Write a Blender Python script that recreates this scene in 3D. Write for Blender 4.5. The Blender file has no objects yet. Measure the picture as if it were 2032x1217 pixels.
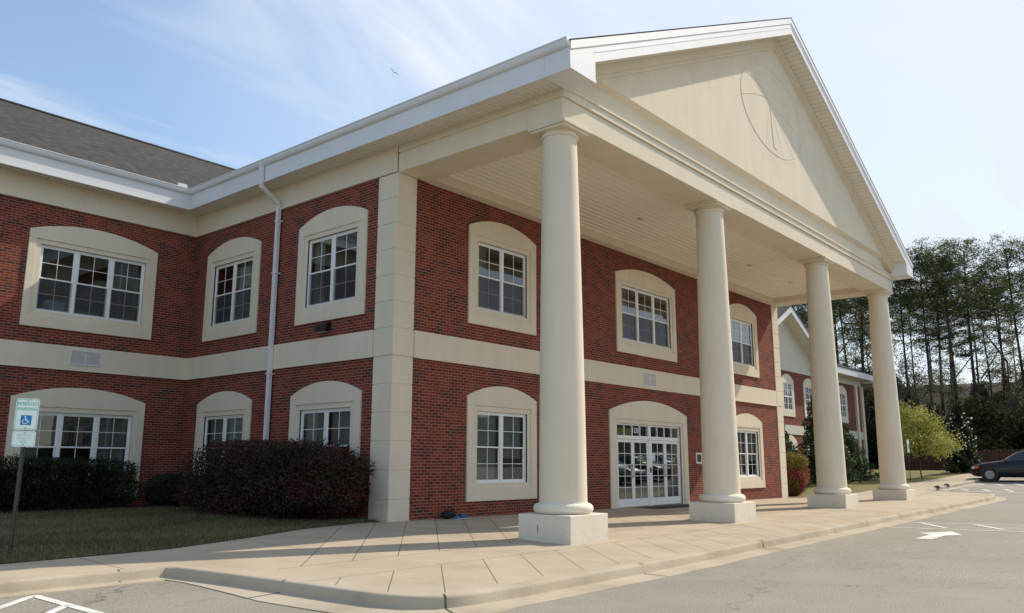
import bpy, bmesh, math, random
import numpy as np
from mathutils import Vector, Matrix

random.seed(7); np.random.seed(7)
S = bpy.context.scene
C = S.collection

# ---------------------------------------------------------------- camera
cam_d = bpy.data.cameras.new("camera"); cam = bpy.data.objects.new("camera", cam_d); C.objects.link(cam)
YAW, PITCH, ROLL, F = 0.8714856, 0.1890664, 0.001543, 1641.12
fwd = Vector((math.sin(YAW)*math.cos(PITCH), math.cos(YAW)*math.cos(PITCH), math.sin(PITCH)))
rt = Vector((math.cos(YAW), -math.sin(YAW), 0)); up = rt.cross(fwd)
R_ = rt*math.cos(ROLL)+up*math.sin(ROLL); U_ = up*math.cos(ROLL)-rt*math.sin(ROLL)
M4 = Matrix((( R_.x, U_.x, -fwd.x, -12.5311), (R_.y, U_.y, -fwd.y, -14.0758), (R_.z, U_.z, -fwd.z, 1.2925), (0, 0, 0, 1)))
cam.matrix_world = M4
cam_d.sensor_width = 36; cam_d.lens = 36*F/2032; cam_d.clip_start = 0.1; cam_d.clip_end = 3000
S.camera = cam
S.render.resolution_x = 1024; S.render.resolution_y = 613

# ---------------------------------------------------------------- light
SUN = Vector((3.3, -1.0, 3.08)).normalized()
ELEV = math.asin(SUN.z); AZ = math.atan2(SUN.x, SUN.y)      # azimuth clockwise from +y
w = bpy.data.worlds.new("World"); S.world = w; w.use_nodes = True
nt = w.node_tree; nt.nodes.clear()
def N(t, **k):
    n = nt.nodes.new(t)
    for a, b in k.items(): setattr(n, a, b)
    return n
out = N('ShaderNodeOutputWorld'); bg = N('ShaderNodeBackground'); bg.inputs['Strength'].default_value = 0.11
sky = N('ShaderNodeTexSky', sky_type='NISHITA'); sky.sun_disc = False
sky.sun_elevation = ELEV; sky.sun_rotation = AZ; sky.air_density = 1.3; sky.dust_density = 0.7; sky.ozone_density = 3.0; sky.altitude = 100
tc = N('ShaderNodeTexCoord')
# cirrus: project the view direction on a high flat layer, stretch it, break it up
sep = N('ShaderNodeSeparateXYZ'); nt.links.new(tc.outputs['Generated'], sep.inputs[0])
mx = N('ShaderNodeMath', operation='MAXIMUM'); nt.links.new(sep.outputs['Z'], mx.inputs[0]); mx.inputs[1].default_value = 0.0
ad = N('ShaderNodeMath', operation='ADD'); nt.links.new(mx.outputs[0], ad.inputs[0]); ad.inputs[1].default_value = 0.12
dv = N('ShaderNodeVectorMath', operation='DIVIDE'); nt.links.new(tc.outputs['Generated'], dv.inputs[0])
cx = N('ShaderNodeCombineXYZ')
for i in range(3): nt.links.new(ad.outputs[0], cx.inputs[i])
nt.links.new(cx.outputs[0], dv.inputs[1])
mp = N('ShaderNodeMapping'); nt.links.new(dv.outputs[0], mp.inputs[0])
mp.inputs['Rotation'].default_value = (0, 0, math.radians(38)); mp.inputs['Scale'].default_value = (0.75, 1.5, 0.5); mp.inputs['Location'].default_value = (0.35, 1.9, 0)
n1 = N('ShaderNodeTexNoise'); n1.inputs['Scale'].default_value = 1.35; n1.inputs['Detail'].default_value = 9; n1.inputs['Roughness'].default_value = 0.58; n1.inputs['Distortion'].default_value = 0.7
nt.links.new(mp.outputs[0], n1.inputs['Vector'])
r1 = N('ShaderNodeValToRGB'); r1.color_ramp.elements[0].position = 0.50; r1.color_ramp.elements[1].position = 0.74
nt.links.new(n1.outputs['Fac'], r1.inputs[0])
# more veil towards the sun's side
dt = N('ShaderNodeVectorMath', operation='DOT_PRODUCT'); nt.links.new(tc.outputs['Generated'], dt.inputs[0])
dt.inputs[1].default_value = (SUN.x, SUN.y, SUN.z)
mr = N('ShaderNodeMapRange'); nt.links.new(dt.outputs['Value'], mr.inputs[0])
mr.inputs[1].default_value = 0.35; mr.inputs[2].default_value = 0.85; mr.inputs[3].default_value = 0.09; mr.inputs[4].default_value = 0.85
ml = N('ShaderNodeMath', operation='MULTIPLY'); nt.links.new(r1.outputs[0], ml.inputs[0]); ml.inputs[1].default_value = 0.62
ad2 = N('ShaderNodeMath', operation='ADD'); ad2.use_clamp = True; nt.links.new(ml.outputs[0], ad2.inputs[0]); nt.links.new(mr.outputs[0], ad2.inputs[1])
mixc = N('ShaderNodeMix', data_type='RGBA'); nt.links.new(ad2.outputs[0], mixc.inputs[0]); nt.links.new(sky.outputs[0], mixc.inputs[6])
mixc.inputs[7].default_value = (4.5, 4.85, 5.4, 1)
nt.links.new(mixc.outputs[2], bg.inputs[0]); nt.links.new(bg.outputs[0], out.inputs[0])
sd = bpy.data.lights.new("sun", 'SUN'); sd.energy = 2.8; sd.angle = math.radians(0.55); sd.color = (1.0, 0.89, 0.735)
so = bpy.data.objects.new("sun", sd); C.objects.link(so); so.rotation_euler = (-SUN).to_track_quat('-Z', 'Y').to_euler(); so.location = (30, -20, 40)
S.view_settings.view_transform = 'Standard'; S.view_settings.look = 'None'; S.view_settings.exposure = 0.76; S.view_settings.gamma = 1

# ---------------------------------------------------------------- materials
def lin(c): return tuple(((x/255)/12.92 if x/255 <= 0.04045 else ((x/255+0.055)/1.055)**2.4) for x in c)
MATS = {}
def mat(name, col=(.5,.5,.5), rough=.7, metal=0, noise=None, bump=None, spec=None, coat=0):
    """noise=(scale, amount, detail) brightness variation, bump=(scale, strength, distance)"""
    if name in MATS: return MATS[name]
    m = bpy.data.materials.new(name); m.use_nodes = True; MATS[name] = m
    t = m.node_tree; b = t.nodes['Principled BSDF']
    b.inputs['Base Color'].default_value = (*col, 1); b.inputs['Roughness'].default_value = rough; b.inputs['Metallic'].default_value = metal
    if spec is not None: b.inputs['Specular IOR Level'].default_value = spec
    if coat: b.inputs['Coat Weight'].default_value = coat; b.inputs['Coat Roughness'].default_value = 0.06
    tcn = t.nodes.new('ShaderNodeTexCoord')
    if noise:
        n = t.nodes.new('ShaderNodeTexNoise'); n.inputs['Scale'].default_value = noise[0]; n.inputs['Detail'].default_value = noise[2] if len(noise) > 2 else 4
        t.links.new(tcn.outputs['Object'], n.inputs['Vector'])
        r = t.nodes.new('ShaderNodeMapRange'); r.inputs[1].default_value = .25; r.inputs[2].default_value = .75
        r.inputs[3].default_value = 1-noise[1]; r.inputs[4].default_value = 1+noise[1]
        t.links.new(n.outputs['Fac'], r.inputs[0])
        v = t.nodes.new('ShaderNodeVectorMath'); v.operation = 'SCALE'; v.inputs[0].default_value = col
        t.links.new(r.outputs[0], v.inputs['Scale']); t.links.new(v.outputs[0], b.inputs['Base Color'])
    if bump:
        n = t.nodes.new('ShaderNodeTexNoise'); n.inputs['Scale'].default_value = bump[0]; n.inputs['Detail'].default_value = 3
        t.links.new(tcn.outputs['Object'], n.inputs['Vector'])
        bp = t.nodes.new('ShaderNodeBump'); bp.inputs['Strength'].default_value = bump[1]; bp.inputs['Distance'].default_value = bump[2]
        t.links.new(n.outputs['Fac'], bp.inputs['Height']); t.links.new(bp.outputs[0], b.inputs['Normal'])
    return m

def ramp(t, stops, interp='LINEAR'):
    r = t.nodes.new('ShaderNodeValToRGB'); cr = r.color_ramp; cr.interpolation = interp
    while len(cr.elements) < len(stops): cr.elements.new(0.5)
    for e, (p, c) in zip(cr.elements, stops): e.position = p; e.color = (*c, 1)
    return r

def brick_material(name='brick', lighter=.9):
    m = bpy.data.materials.new(name); m.use_nodes = True; MATS[name] = m; t = m.node_tree; b = t.nodes['Principled BSDF']
    b.inputs['Roughness'].default_value = .85; b.inputs['Specular IOR Level'].default_value = .2
    uv = t.nodes.new('ShaderNodeUVMap')
    br = t.nodes.new('ShaderNodeTexBrick'); br.offset = .5
    br.inputs['Color1'].default_value = (0, 0, 0, 1); br.inputs['Color2'].default_value = (1, 1, 1, 1); br.inputs['Mortar'].default_value = (.5, .5, .5, 1)
    br.inputs['Scale'].default_value = 1; br.inputs['Mortar Size'].default_value = .0075; br.inputs['Mortar Smooth'].default_value = .12
    br.inputs['Brick Width'].default_value = .2134; br.inputs['Row Height'].default_value = .0697
    t.links.new(uv.outputs[0], br.inputs['Vector'])
    k = lighter
    rp = ramp(t, [(0, (.068*k, .042*k, .034*k)), (.26, (.09*k, .034*k, .027*k)), (.36, (.165*k, .029*k, .018*k)), (.55, (.215*k, .039*k, .021*k)), (.75, (.26*k, .052*k, .027*k)), (1, (.20*k, .044*k, .027*k))])
    # patchy batches of darker bricks
    n = t.nodes.new('ShaderNodeTexNoise'); n.inputs['Scale'].default_value = .9; n.inputs['Detail'].default_value = 3; t.links.new(uv.outputs[0], n.inputs['Vector'])
    n.inputs['Scale'].default_value = 2.2; fm = t.nodes.new('ShaderNodeMath'); fm.operation = 'MULTIPLY_ADD'; t.links.new(br.outputs['Color'], fm.inputs[0]); fm.inputs[1].default_value = .55; fn = t.nodes.new('ShaderNodeMath'); fn.operation = 'MULTIPLY_ADD'; t.links.new(n.outputs['Fac'], fn.inputs[0]); fn.inputs[1].default_value = 1.0; fn.inputs[2].default_value = -.27; t.links.new(fn.outputs[0], fm.inputs[2]); t.links.new(fm.outputs[0], rp.inputs[0])
    n2 = t.nodes.new('ShaderNodeTexNoise'); n2.inputs['Scale'].default_value = 28; n2.inputs['Detail'].default_value = 4; t.links.new(uv.outputs[0], n2.inputs['Vector'])
    mr1 = t.nodes.new('ShaderNodeMapRange'); t.links.new(n.outputs['Fac'], mr1.inputs[0]); mr1.inputs[1].default_value = .3; mr1.inputs[2].default_value = .7; mr1.inputs[3].default_value = .88; mr1.inputs[4].default_value = 1.08
    mr2 = t.nodes.new('ShaderNodeMapRange'); t.links.new(n2.outputs['Fac'], mr2.inputs[0]); mr2.inputs[1].default_value = .25; mr2.inputs[2].default_value = .75; mr2.inputs[3].default_value = .85; mr2.inputs[4].default_value = 1.15
    mu = t.nodes.new('ShaderNodeMath'); mu.operation = 'MULTIPLY'; t.links.new(mr1.outputs[0], mu.inputs[0]); t.links.new(mr2.outputs[0], mu.inputs[1])
    sc = t.nodes.new('ShaderNodeVectorMath'); sc.operation = 'SCALE'; t.links.new(rp.outputs[0], sc.inputs[0]); t.links.new(mu.outputs[0], sc.inputs['Scale'])
    mx = t.nodes.new('ShaderNodeMix'); mx.data_type = 'RGBA'; t.links.new(br.outputs['Fac'], mx.inputs[0]); t.links.new(sc.outputs[0], mx.inputs[6])
    mx.inputs[7].default_value = (.32*k, .20*k, .16*k, 1); t.links.new(mx.outputs[2], b.inputs['Base Color'])
    bp = t.nodes.new('ShaderNodeBump'); bp.invert = True; bp.inputs['Strength'].default_value = .7; bp.inputs['Distance'].default_value = .006
    t.links.new(br.outputs['Fac'], bp.inputs['Height']); t.links.new(bp.outputs[0], b.inputs['Normal'])
    return m
brick_material()

def stucco_material(name, col):
    m = bpy.data.materials.new(name); m.use_nodes = True; MATS[name] = m; t = m.node_tree; b = t.nodes['Principled BSDF']
    b.inputs['Roughness'].default_value = .88; b.inputs['Specular IOR Level'].default_value = .25
    g = t.nodes.new('ShaderNodeNewGeometry')
    def noise(sc, det, mapping=None):
        n = t.nodes.new('ShaderNodeTexNoise'); n.inputs['Scale'].default_value = sc; n.inputs['Detail'].default_value = det
        if mapping:
            mp = t.nodes.new('ShaderNodeMapping'); mp.inputs['Scale'].default_value = mapping; t.links.new(g.outputs['Position'], mp.inputs[0]); t.links.new(mp.outputs[0], n.inputs['Vector'])
        else: t.links.new(g.outputs['Position'], n.inputs['Vector'])
        return n
    a = noise(1.1, 6); c = noise(1.0, 5, (2.6, 2.6, .28)); f = noise(90, 3)
    ad = t.nodes.new('ShaderNodeMath'); ad.operation = 'ADD'; t.links.new(a.outputs['Fac'], ad.inputs[0]); t.links.new(c.outputs['Fac'], ad.inputs[1])
    mr = t.nodes.new('ShaderNodeMapRange'); t.links.new(ad.outputs[0], mr.inputs[0]); mr.inputs[1].default_value = .6; mr.inputs[2].default_value = 1.4
    mx = t.nodes.new('ShaderNodeMix'); mx.data_type = 'RGBA'; t.links.new(mr.outputs[0], mx.inputs[0])
    mx.inputs[6].default_value = (*[x*.93 for x in col], 1); mx.inputs[7].default_value = (*[min(1, x*1.04) for x in col], 1)
    sp = t.nodes.new('ShaderNodeSeparateXYZ'); t.links.new(g.outputs['Position'], sp.inputs[0])
    d = noise(7, 5); ma = t.nodes.new('ShaderNodeMath'); ma.operation = 'MULTIPLY_ADD'; t.links.new(d.outputs['Fac'], ma.inputs[0]); ma.inputs[1].default_value = -.75; t.links.new(sp.outputs['Z'], ma.inputs[2])
    ms = t.nodes.new('ShaderNodeMapRange'); t.links.new(ma.outputs[0], ms.inputs[0]); ms.inputs[1].default_value = -.22; ms.inputs[2].default_value = -.50; ms.inputs[3].default_value = 0; ms.inputs[4].default_value = .13
    m2 = t.nodes.new('ShaderNodeMix'); m2.data_type = 'RGBA'; t.links.new(ms.outputs[0], m2.inputs[0]); t.links.new(mx.outputs[2], m2.inputs[6]); m2.inputs[7].default_value = (.30, .23, .16, 1)
    e = noise(3.2, 7, (1.6, 1.6, .35)); me_ = t.nodes.new('ShaderNodeMapRange'); t.links.new(e.outputs['Fac'], me_.inputs[0]); me_.inputs[1].default_value = .56; me_.inputs[2].default_value = .80; me_.inputs[3].default_value = 0; me_.inputs[4].default_value = .14
    m3 = t.nodes.new('ShaderNodeMix'); m3.data_type = 'RGBA'; t.links.new(me_.outputs[0], m3.inputs[0]); t.links.new(m2.outputs[2], m3.inputs[6]); m3.inputs[7].default_value = (.42, .36, .27, 1)
    t.links.new(m3.outputs[2], b.inputs['Base Color'])
    bp = t.nodes.new('ShaderNodeBump'); bp.inputs['Strength'].default_value = .45; bp.inputs['Distance'].default_value = .004
    t.links.new(f.outputs['Fac'], bp.inputs['Height']); t.links.new(bp.outputs[0], b.inputs['Normal'])
    return m
stucco_material('stucco', (.725, .645, .51))
stucco_material('pale_stucco', (.62, .585, .50))
stucco_material('plinth_stucco', (.76, .69, .58))
mat('white_trim', (.70, .715, .73), .45, noise=(1.5, .04, 4))
mat('vinyl', (.80, .81, .80), .4)
mat('soffit', (.74, .70, .60), .6, noise=(2, .05, 3))
mat('ceiling_board', (.84, .78, .66), .6)
mat('dark_room', (.055, .05, .048), .9)
mat('room_warm', (.13, .11, .085), .9, noise=(1.3, .5, 3))
mat('curtain', (.42, .41, .40), .9, noise=(3, .2, 3))
mat('blind', (.50, .50, .50), .7, noise=(30, .15, 2))
mat('black_metal', (.012, .012, .014), .45, .2, noise=(9, .4, 3))
mat('steel', (.45, .45, .46), .35, .9, noise=(9, .1, 3))
mat('bronze', (.05, .045, .04), .5, .5)
mat('vent_grey', (.48, .46, .45), .7, noise=(4, .08, 3))
mat('vent_white', (.68, .67, .66), .7)
mat('vent_cross', (.63, .62, .60), .7)
mat('yellow_board', (.68, .60, .06), .8)
mat('paper', (.55, .68, .78), .7)
mat('number_white', (.85, .85, .85), .5)

def glass_material():
    m = bpy.data.materials.new('window_glass'); m.use_nodes = True; MATS['glass'] = m; t = m.node_tree; t.nodes.clear()
    o = t.nodes.new('ShaderNodeOutputMaterial'); tr = t.nodes.new('ShaderNodeBsdfTransparent'); gl = t.nodes.new('ShaderNodeBsdfGlossy'); mx = t.nodes.new('ShaderNodeMixShader')
    tr.inputs[0].default_value = (.62, .68, .66, 1); gl.inputs['Roughness'].default_value = .015; gl.inputs[0].default_value = (.92, .96, 1, 1)
    fr = t.nodes.new('ShaderNodeFresnel'); fr.inputs[0].default_value = 1.52
    ma = t.nodes.new('ShaderNodeMath'); ma.operation = 'MULTIPLY_ADD'; ma.use_clamp = True; t.links.new(fr.outputs[0], ma.inputs[0]); ma.inputs[1].default_value = 1.7; ma.inputs[2].default_value = .02
    n = t.nodes.new('ShaderNodeTexNoise'); n.inputs['Scale'].default_value = 1.1; n.inputs['Detail'].default_value = 1; tcn = t.nodes.new('ShaderNodeTexCoord'); t.links.new(tcn.outputs['Object'], n.inputs['Vector'])
    bp = t.nodes.new('ShaderNodeBump'); bp.inputs['Strength'].default_value = .12; bp.inputs['Distance'].default_value = .02; t.links.new(n.outputs['Fac'], bp.inputs['Height']); t.links.new(bp.outputs[0], gl.inputs['Normal'])
    t.links.new(ma.outputs[0], mx.inputs[0]); t.links.new(tr.outputs[0], mx.inputs[1]); t.links.new(gl.outputs[0], mx.inputs[2]); t.links.new(mx.outputs[0], o.inputs[0])
glass_material()
def screen_material():
    m = bpy.data.materials.new('insect_screen'); m.use_nodes = True; MATS['screen'] = m; t = m.node_tree; t.nodes.clear()
    o = t.nodes.new('ShaderNodeOutputMaterial'); tr = t.nodes.new('ShaderNodeBsdfTransparent'); gl = t.nodes.new('ShaderNodeBsdfDiffuse'); mx = t.nodes.new('ShaderNodeMixShader')
    gl.inputs[0].default_value = (.085, .085, .095, 1); mx.inputs[0].default_value = .5
    t.links.new(tr.outputs[0], mx.inputs[1]); t.links.new(gl.outputs[0], mx.inputs[2]); t.links.new(mx.outputs[0], o.inputs[0])
screen_material()

def shingle_material():
    m = bpy.data.materials.new('shingles'); m.use_nodes = True; MATS['shingles'] = m; t = m.node_tree; b = t.nodes['Principled BSDF']
    b.inputs['Roughness'].default_value = .95; uv = t.nodes.new('ShaderNodeUVMap')
    br = t.nodes.new('ShaderNodeTexBrick'); br.offset = .37
    br.inputs['Color1'].default_value = (0, 0, 0, 1); br.inputs['Color2'].default_value = (1, 1, 1, 1); br.inputs['Mortar'].default_value = (0, 0, 0, 1)
    br.inputs['Scale'].default_value = 1; br.inputs['Mortar Size'].default_value = .008; br.inputs['Brick Width'].default_value = .19; br.inputs['Row Height'].default_value = .14
    t.links.new(uv.outputs[0], br.inputs['Vector'])
    rp = ramp(t, [(0, (.02, .018, .017)), (.35, (.036, .032, .028)), (.7, (.052, .046, .038)), (1, (.075, .066, .052))]); t.links.new(br.outputs['Color'], rp.inputs[0])
    n = t.nodes.new('ShaderNodeTexNoise'); n.inputs['Scale'].default_value = 30; n.inputs['Detail'].default_value = 5; t.links.new(uv.outputs[0], n.inputs['Vector'])
    mr = t.nodes.new('ShaderNodeMapRange'); t.links.new(n.outputs['Fac'], mr.inputs[0]); mr.inputs[1].default_value = .3; mr.inputs[2].default_value = .7; mr.inputs[3].default_value = .6; mr.inputs[4].default_value = 1.35
    sc = t.nodes.new('ShaderNodeVectorMath'); sc.operation = 'SCALE'; t.links.new(rp.outputs[0], sc.inputs[0]); t.links.new(mr.outputs[0], sc.inputs['Scale']); t.links.new(sc.outputs[0], b.inputs['Base Color'])
    bp = t.nodes.new('ShaderNodeBump'); bp.inputs['Strength'].default_value = .8; bp.inputs['Distance'].default_value = .01; t.links.new(br.outputs['Color'], bp.inputs['Height']); t.links.new(bp.outputs[0], b.inputs['Normal'])
shingle_material()

def ground_material(name, cols, scales, speck=0, bumpd=.004, joints=False):
    m = bpy.data.materials.new(name); m.use_nodes = True; MATS[name] = m; t = m.node_tree; b = t.nodes['Principled BSDF']
    b.inputs['Roughness'].default_value = .92; b.inputs['Specular IOR Level'].default_value = .25
    g = t.nodes.new('ShaderNodeNewGeometry')
    def noise(sc, det, ro=.55):
        n = t.nodes.new('ShaderNodeTexNoise'); n.inputs['Scale'].default_value = sc; n.inputs['Detail'].default_value = det; n.inputs['Roughness'].default_value = ro
        t.links.new(g.outputs['Position'], n.inputs['Vector']); return n
    a = noise(scales[0], 6); f = noise(scales[1], 3, .7)
    rp = ramp(t, [(.28, cols[0]), (.5, cols[1]), (.74, cols[2])]); t.links.new(a.outputs['Fac'], rp.inputs[0])
    mr = t.nodes.new('ShaderNodeMapRange'); t.links.new(f.outputs['Fac'], mr.inputs[0]); mr.inputs[1].default_value = .3; mr.inputs[2].default_value = .7; mr.inputs[3].default_value = 1-speck; mr.inputs[4].default_value = 1+speck
    sc = t.nodes.new('ShaderNodeVectorMath'); sc.operation = 'SCALE'; t.links.new(rp.outputs[0], sc.inputs[0]); t.links.new(mr.outputs[0], sc.inputs['Scale'])
    col = sc.outputs[0]; height = f.outputs['Fac']
    def mask(node_out, lo, hi):
        q = t.nodes.new('ShaderNodeMapRange'); q.inputs[1].default_value = lo; q.inputs[2].default_value = hi; t.links.new(node_out, q.inputs[0]); return q.outputs[0]
    def over(c, m_, rgb, amt):
        mu = t.nodes.new('ShaderNodeMath'); mu.operation = 'MULTIPLY'; t.links.new(m_, mu.inputs[0]); mu.inputs[1].default_value = amt
        q = t.nodes.new('ShaderNodeMix'); q.data_type = 'RGBA'; t.links.new(mu.outputs[0], q.inputs[0]); t.links.new(c, q.inputs[6]); q.inputs[7].default_value = (*rgb, 1); return q.outputs[2]
    if name == 'asphalt':
        col = over(col, mask(noise(1.9, 3).outputs['Fac'], .66, .74), (.10, .095, .085), .35)
        col = over(col, mask(noise(.5, 5, .7).outputs['Fac'], .5, .72), (.33, .31, .265), .55)
        wv = t.nodes.new('ShaderNodeVectorMath'); wv.operation = 'MULTIPLY_ADD'; nn = noise(2.2, 5); t.links.new(nn.outputs['Color'], wv.inputs[0]); wv.inputs[1].default_value = (.9, .9, 0); t.links.new(g.outputs['Position'], wv.inputs[2])
        vo = t.nodes.new('ShaderNodeTexVoronoi'); vo.feature = 'DISTANCE_TO_EDGE'; vo.inputs['Scale'].default_value = .16; t.links.new(wv.outputs[0], vo.inputs['Vector'])
        col = over(col, mask(vo.outputs['Distance'], .0022, .0008), (.07, .065, .055), .55)
    if name in ('concrete', 'kerb_concrete'):
        col = over(col, mask(noise(2.6, 6, .65).outputs['Fac'], .56, .74), (.25, .21, .155), .35)
        col = over(col, mask(noise(9, 2).outputs['Fac'], .72, .78), (.16, .13, .10), .4)
        col = over(col, mask(noise(.45, 4).outputs['Fac'], .52, .68), (.50, .44, .34), .5)
    bp = t.nodes.new('ShaderNodeBump'); bp.inputs['Strength'].default_value = .5; bp.inputs['Distance'].default_value = bumpd
    t.links.new(height, bp.inputs['Height'])
    nrm = bp.outputs[0]
    if joints:
        def mt(op, *ins, clamp=False):
            n = t.nodes.new('ShaderNodeMath'); n.operation = op; n.use_clamp = clamp
            for i, v in enumerate(ins):
                if isinstance(v, (int, float)): n.inputs[i].default_value = v
                else: t.links.new(v, n.inputs[i])
            return n.outputs[0]
        s = t.nodes.new('ShaderNodeSeparateXYZ'); t.links.new(g.outputs['Position'], s.inputs[0]); X, Y = s.outputs[0], s.outputs[1]
        dgl = mt('SUBTRACT', X, mt('MULTIPLY', Y, .97))
        fr = mt('ABSOLUTE', mt('SUBTRACT', mt('MODULO', mt('ADD', dgl, 90.34), .90), .45))
        d1 = mt('SUBTRACT', .45, fr)
        line1 = mt('LESS_THAN', d1, .011)
        z1 = mt('MULTIPLY', mt('GREATER_THAN', Y, -7.22), mt('LESS_THAN', Y, -5.32))
        z2 = mt('GREATER_THAN', Y, -4.2)
        right = mt('GREATER_THAN', dgl, -1.6)
        zone = mt('MULTIPLY', mt('ADD', z1, z2, clamp=True), right)
        l1 = mt('MULTIPLY', line1, zone)
        dx2 = mt('SUBTRACT', 1.5, mt('ABSOLUTE', mt('SUBTRACT', mt('MODULO', mt('ADD', X, 91.2), 3.0), 1.5)))
        dl = mt('MULTIPLY', mt('LESS_THAN', dx2, .01), mt('SUBTRACT', 1, right))
        ll = mt('ADD', mt('LESS_THAN', mt('ABSOLUTE', mt('ADD', Y, 5.32)), .009), mt('LESS_THAN', mt('ABSOLUTE', mt('ADD', Y, 4.2)), .009), clamp=True)
        allj = mt('ADD', mt('ADD', l1, dl), mt('MULTIPLY', ll, right), clamp=True)
        mx = t.nodes.new('ShaderNodeMix'); mx.data_type = 'RGBA'; t.links.new(mt('MULTIPLY', allj, .8), mx.inputs[0]); t.links.new(col, mx.inputs[6]); mx.inputs[7].default_value = (.12, .10, .08, 1)
        col = mx.outputs[2]
        b2 = t.nodes.new('ShaderNodeBump'); b2.invert = True; b2.inputs['Distance'].default_value = .008; t.links.new(allj, b2.inputs['Height']); t.links.new(nrm, b2.inputs['Normal']); nrm = b2.outputs[0]
    t.links.new(col, b.inputs['Base Color']); t.links.new(nrm, b.inputs['Normal'])
    return m
ground_material('asphalt', [(.235, .215, .178), (.268, .247, .205), (.298, .275, .23)], (.35, 48), .5, .009)
ground_material('concrete', [(.37, .308, .222), (.43, .36, .265), (.48, .405, .30)], (.8, 70), .07, .002, joints=True)
ground_material('kerb_concrete', [(.33, .275, .20), (.42, .36, .27), (.50, .43, .33)], (1.3, 60), .10, .003)
ground_material('lawn_soil', [(.07, .07, .035), (.12, .105, .06), (.18, .15, .09)], (1.6, 60), .4, .02)
ground_material('mulch', [(.035, .02, .012), (.07, .035, .02), (.10, .05, .03)], (3, 40), .5, .03)
ground_material('meadow', [(.12, .12, .035), (.17, .155, .05), (.23, .19, .08)], (.5, 40), .3, .02)
ground_material('forest_floor', [(.014, .012, .007), (.03, .022, .013), (.05, .035, .02)], (.3, 6), .4, .05)
ground_material('road_paint', [(.50, .49, .45), (.66, .65, .61), (.74, .73, .70)], (7, 60), .3, .003)

def leaf_material(name, cols, rough=.6, trans=.25):
    m = bpy.data.materials.new(name); m.use_nodes = True; MATS[name] = m; t = m.node_tree; b = t.nodes['Principled BSDF']
    at = t.nodes.new('ShaderNodeAttribute'); at.attribute_name = 'rnd'
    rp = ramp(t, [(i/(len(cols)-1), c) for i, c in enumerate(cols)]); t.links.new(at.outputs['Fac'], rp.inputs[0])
    t.links.new(rp.outputs[0], b.inputs['Base Color']); b.inputs['Roughness'].default_value = rough; b.inputs['Specular IOR Level'].default_value = .3
    tl = t.nodes.new('ShaderNodeBsdfTranslucent'); t.links.new(rp.outputs[0], tl.inputs[0]); mx = t.nodes.new('ShaderNodeMixShader'); mx.inputs[0].default_value = trans
    o = t.nodes['Material Output']; t.links.new(b.outputs[0], mx.inputs[1]); t.links.new(tl.outputs[0], mx.inputs[2]); t.links.new(mx.outputs[0], o.inputs[0])
leaf_material('leaf_loro', [(.014, .018, .009), (.030, .036, .014), (.048, .036, .018), (.085, .03, .024)])
leaf_material('leaf_hedge', [(.008, .014, .006), (.018, .03, .01), (.035, .05, .016)])
leaf_material('leaf_azalea', [(.10, .11, .015), (.20, .17, .03), (.35, .06, .09), (.45, .05, .13)])
leaf_material('leaf_azalea_top', [(.10, .12, .015), (.20, .19, .03), (.28, .22, .05)])
leaf_material('leaf_yellow', [(.13, .17, .02), (.26, .29, .045), (.40, .38, .09), (.54, .47, .21)], trans=.4)
leaf_material('leaf_magnolia', [(.015, .022, .01), (.03, .045, .016), (.05, .07, .025)], rough=.35)
leaf_material('petal_white', [(.6, .55, .5), (.75, .72, .68)])
leaf_material('leaf_pine', [(.022, .036, .012), (.05, .075, .022), (.095, .125, .035), (.17, .18, .06)], trans=.3)
leaf_material('leaf_conifer', [(.015, .03, .01), (.035, .06, .018), (.06, .09, .03)])
leaf_material('leaf_under', [(.018, .025, .010), (.045, .055, .018), (.09, .10, .03), (.17, .155, .055)], trans=.35)
leaf_material('leaf_spring', [(.16, .15, .07), (.28, .25, .12), (.36, .30, .18)], trans=.4)
leaf_material('grass_blade', [(.05, .06, .025), (.12, .11, .05), (.24, .20, .11), (.32, .26, .16)], trans=.3)
mat('bark', (.045, .030, .024), .95, noise=(6, .5, 5), bump=(20, .8, .02))
mat('bark_grey', (.11, .09, .075), .95, noise=(6, .4, 5))

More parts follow.
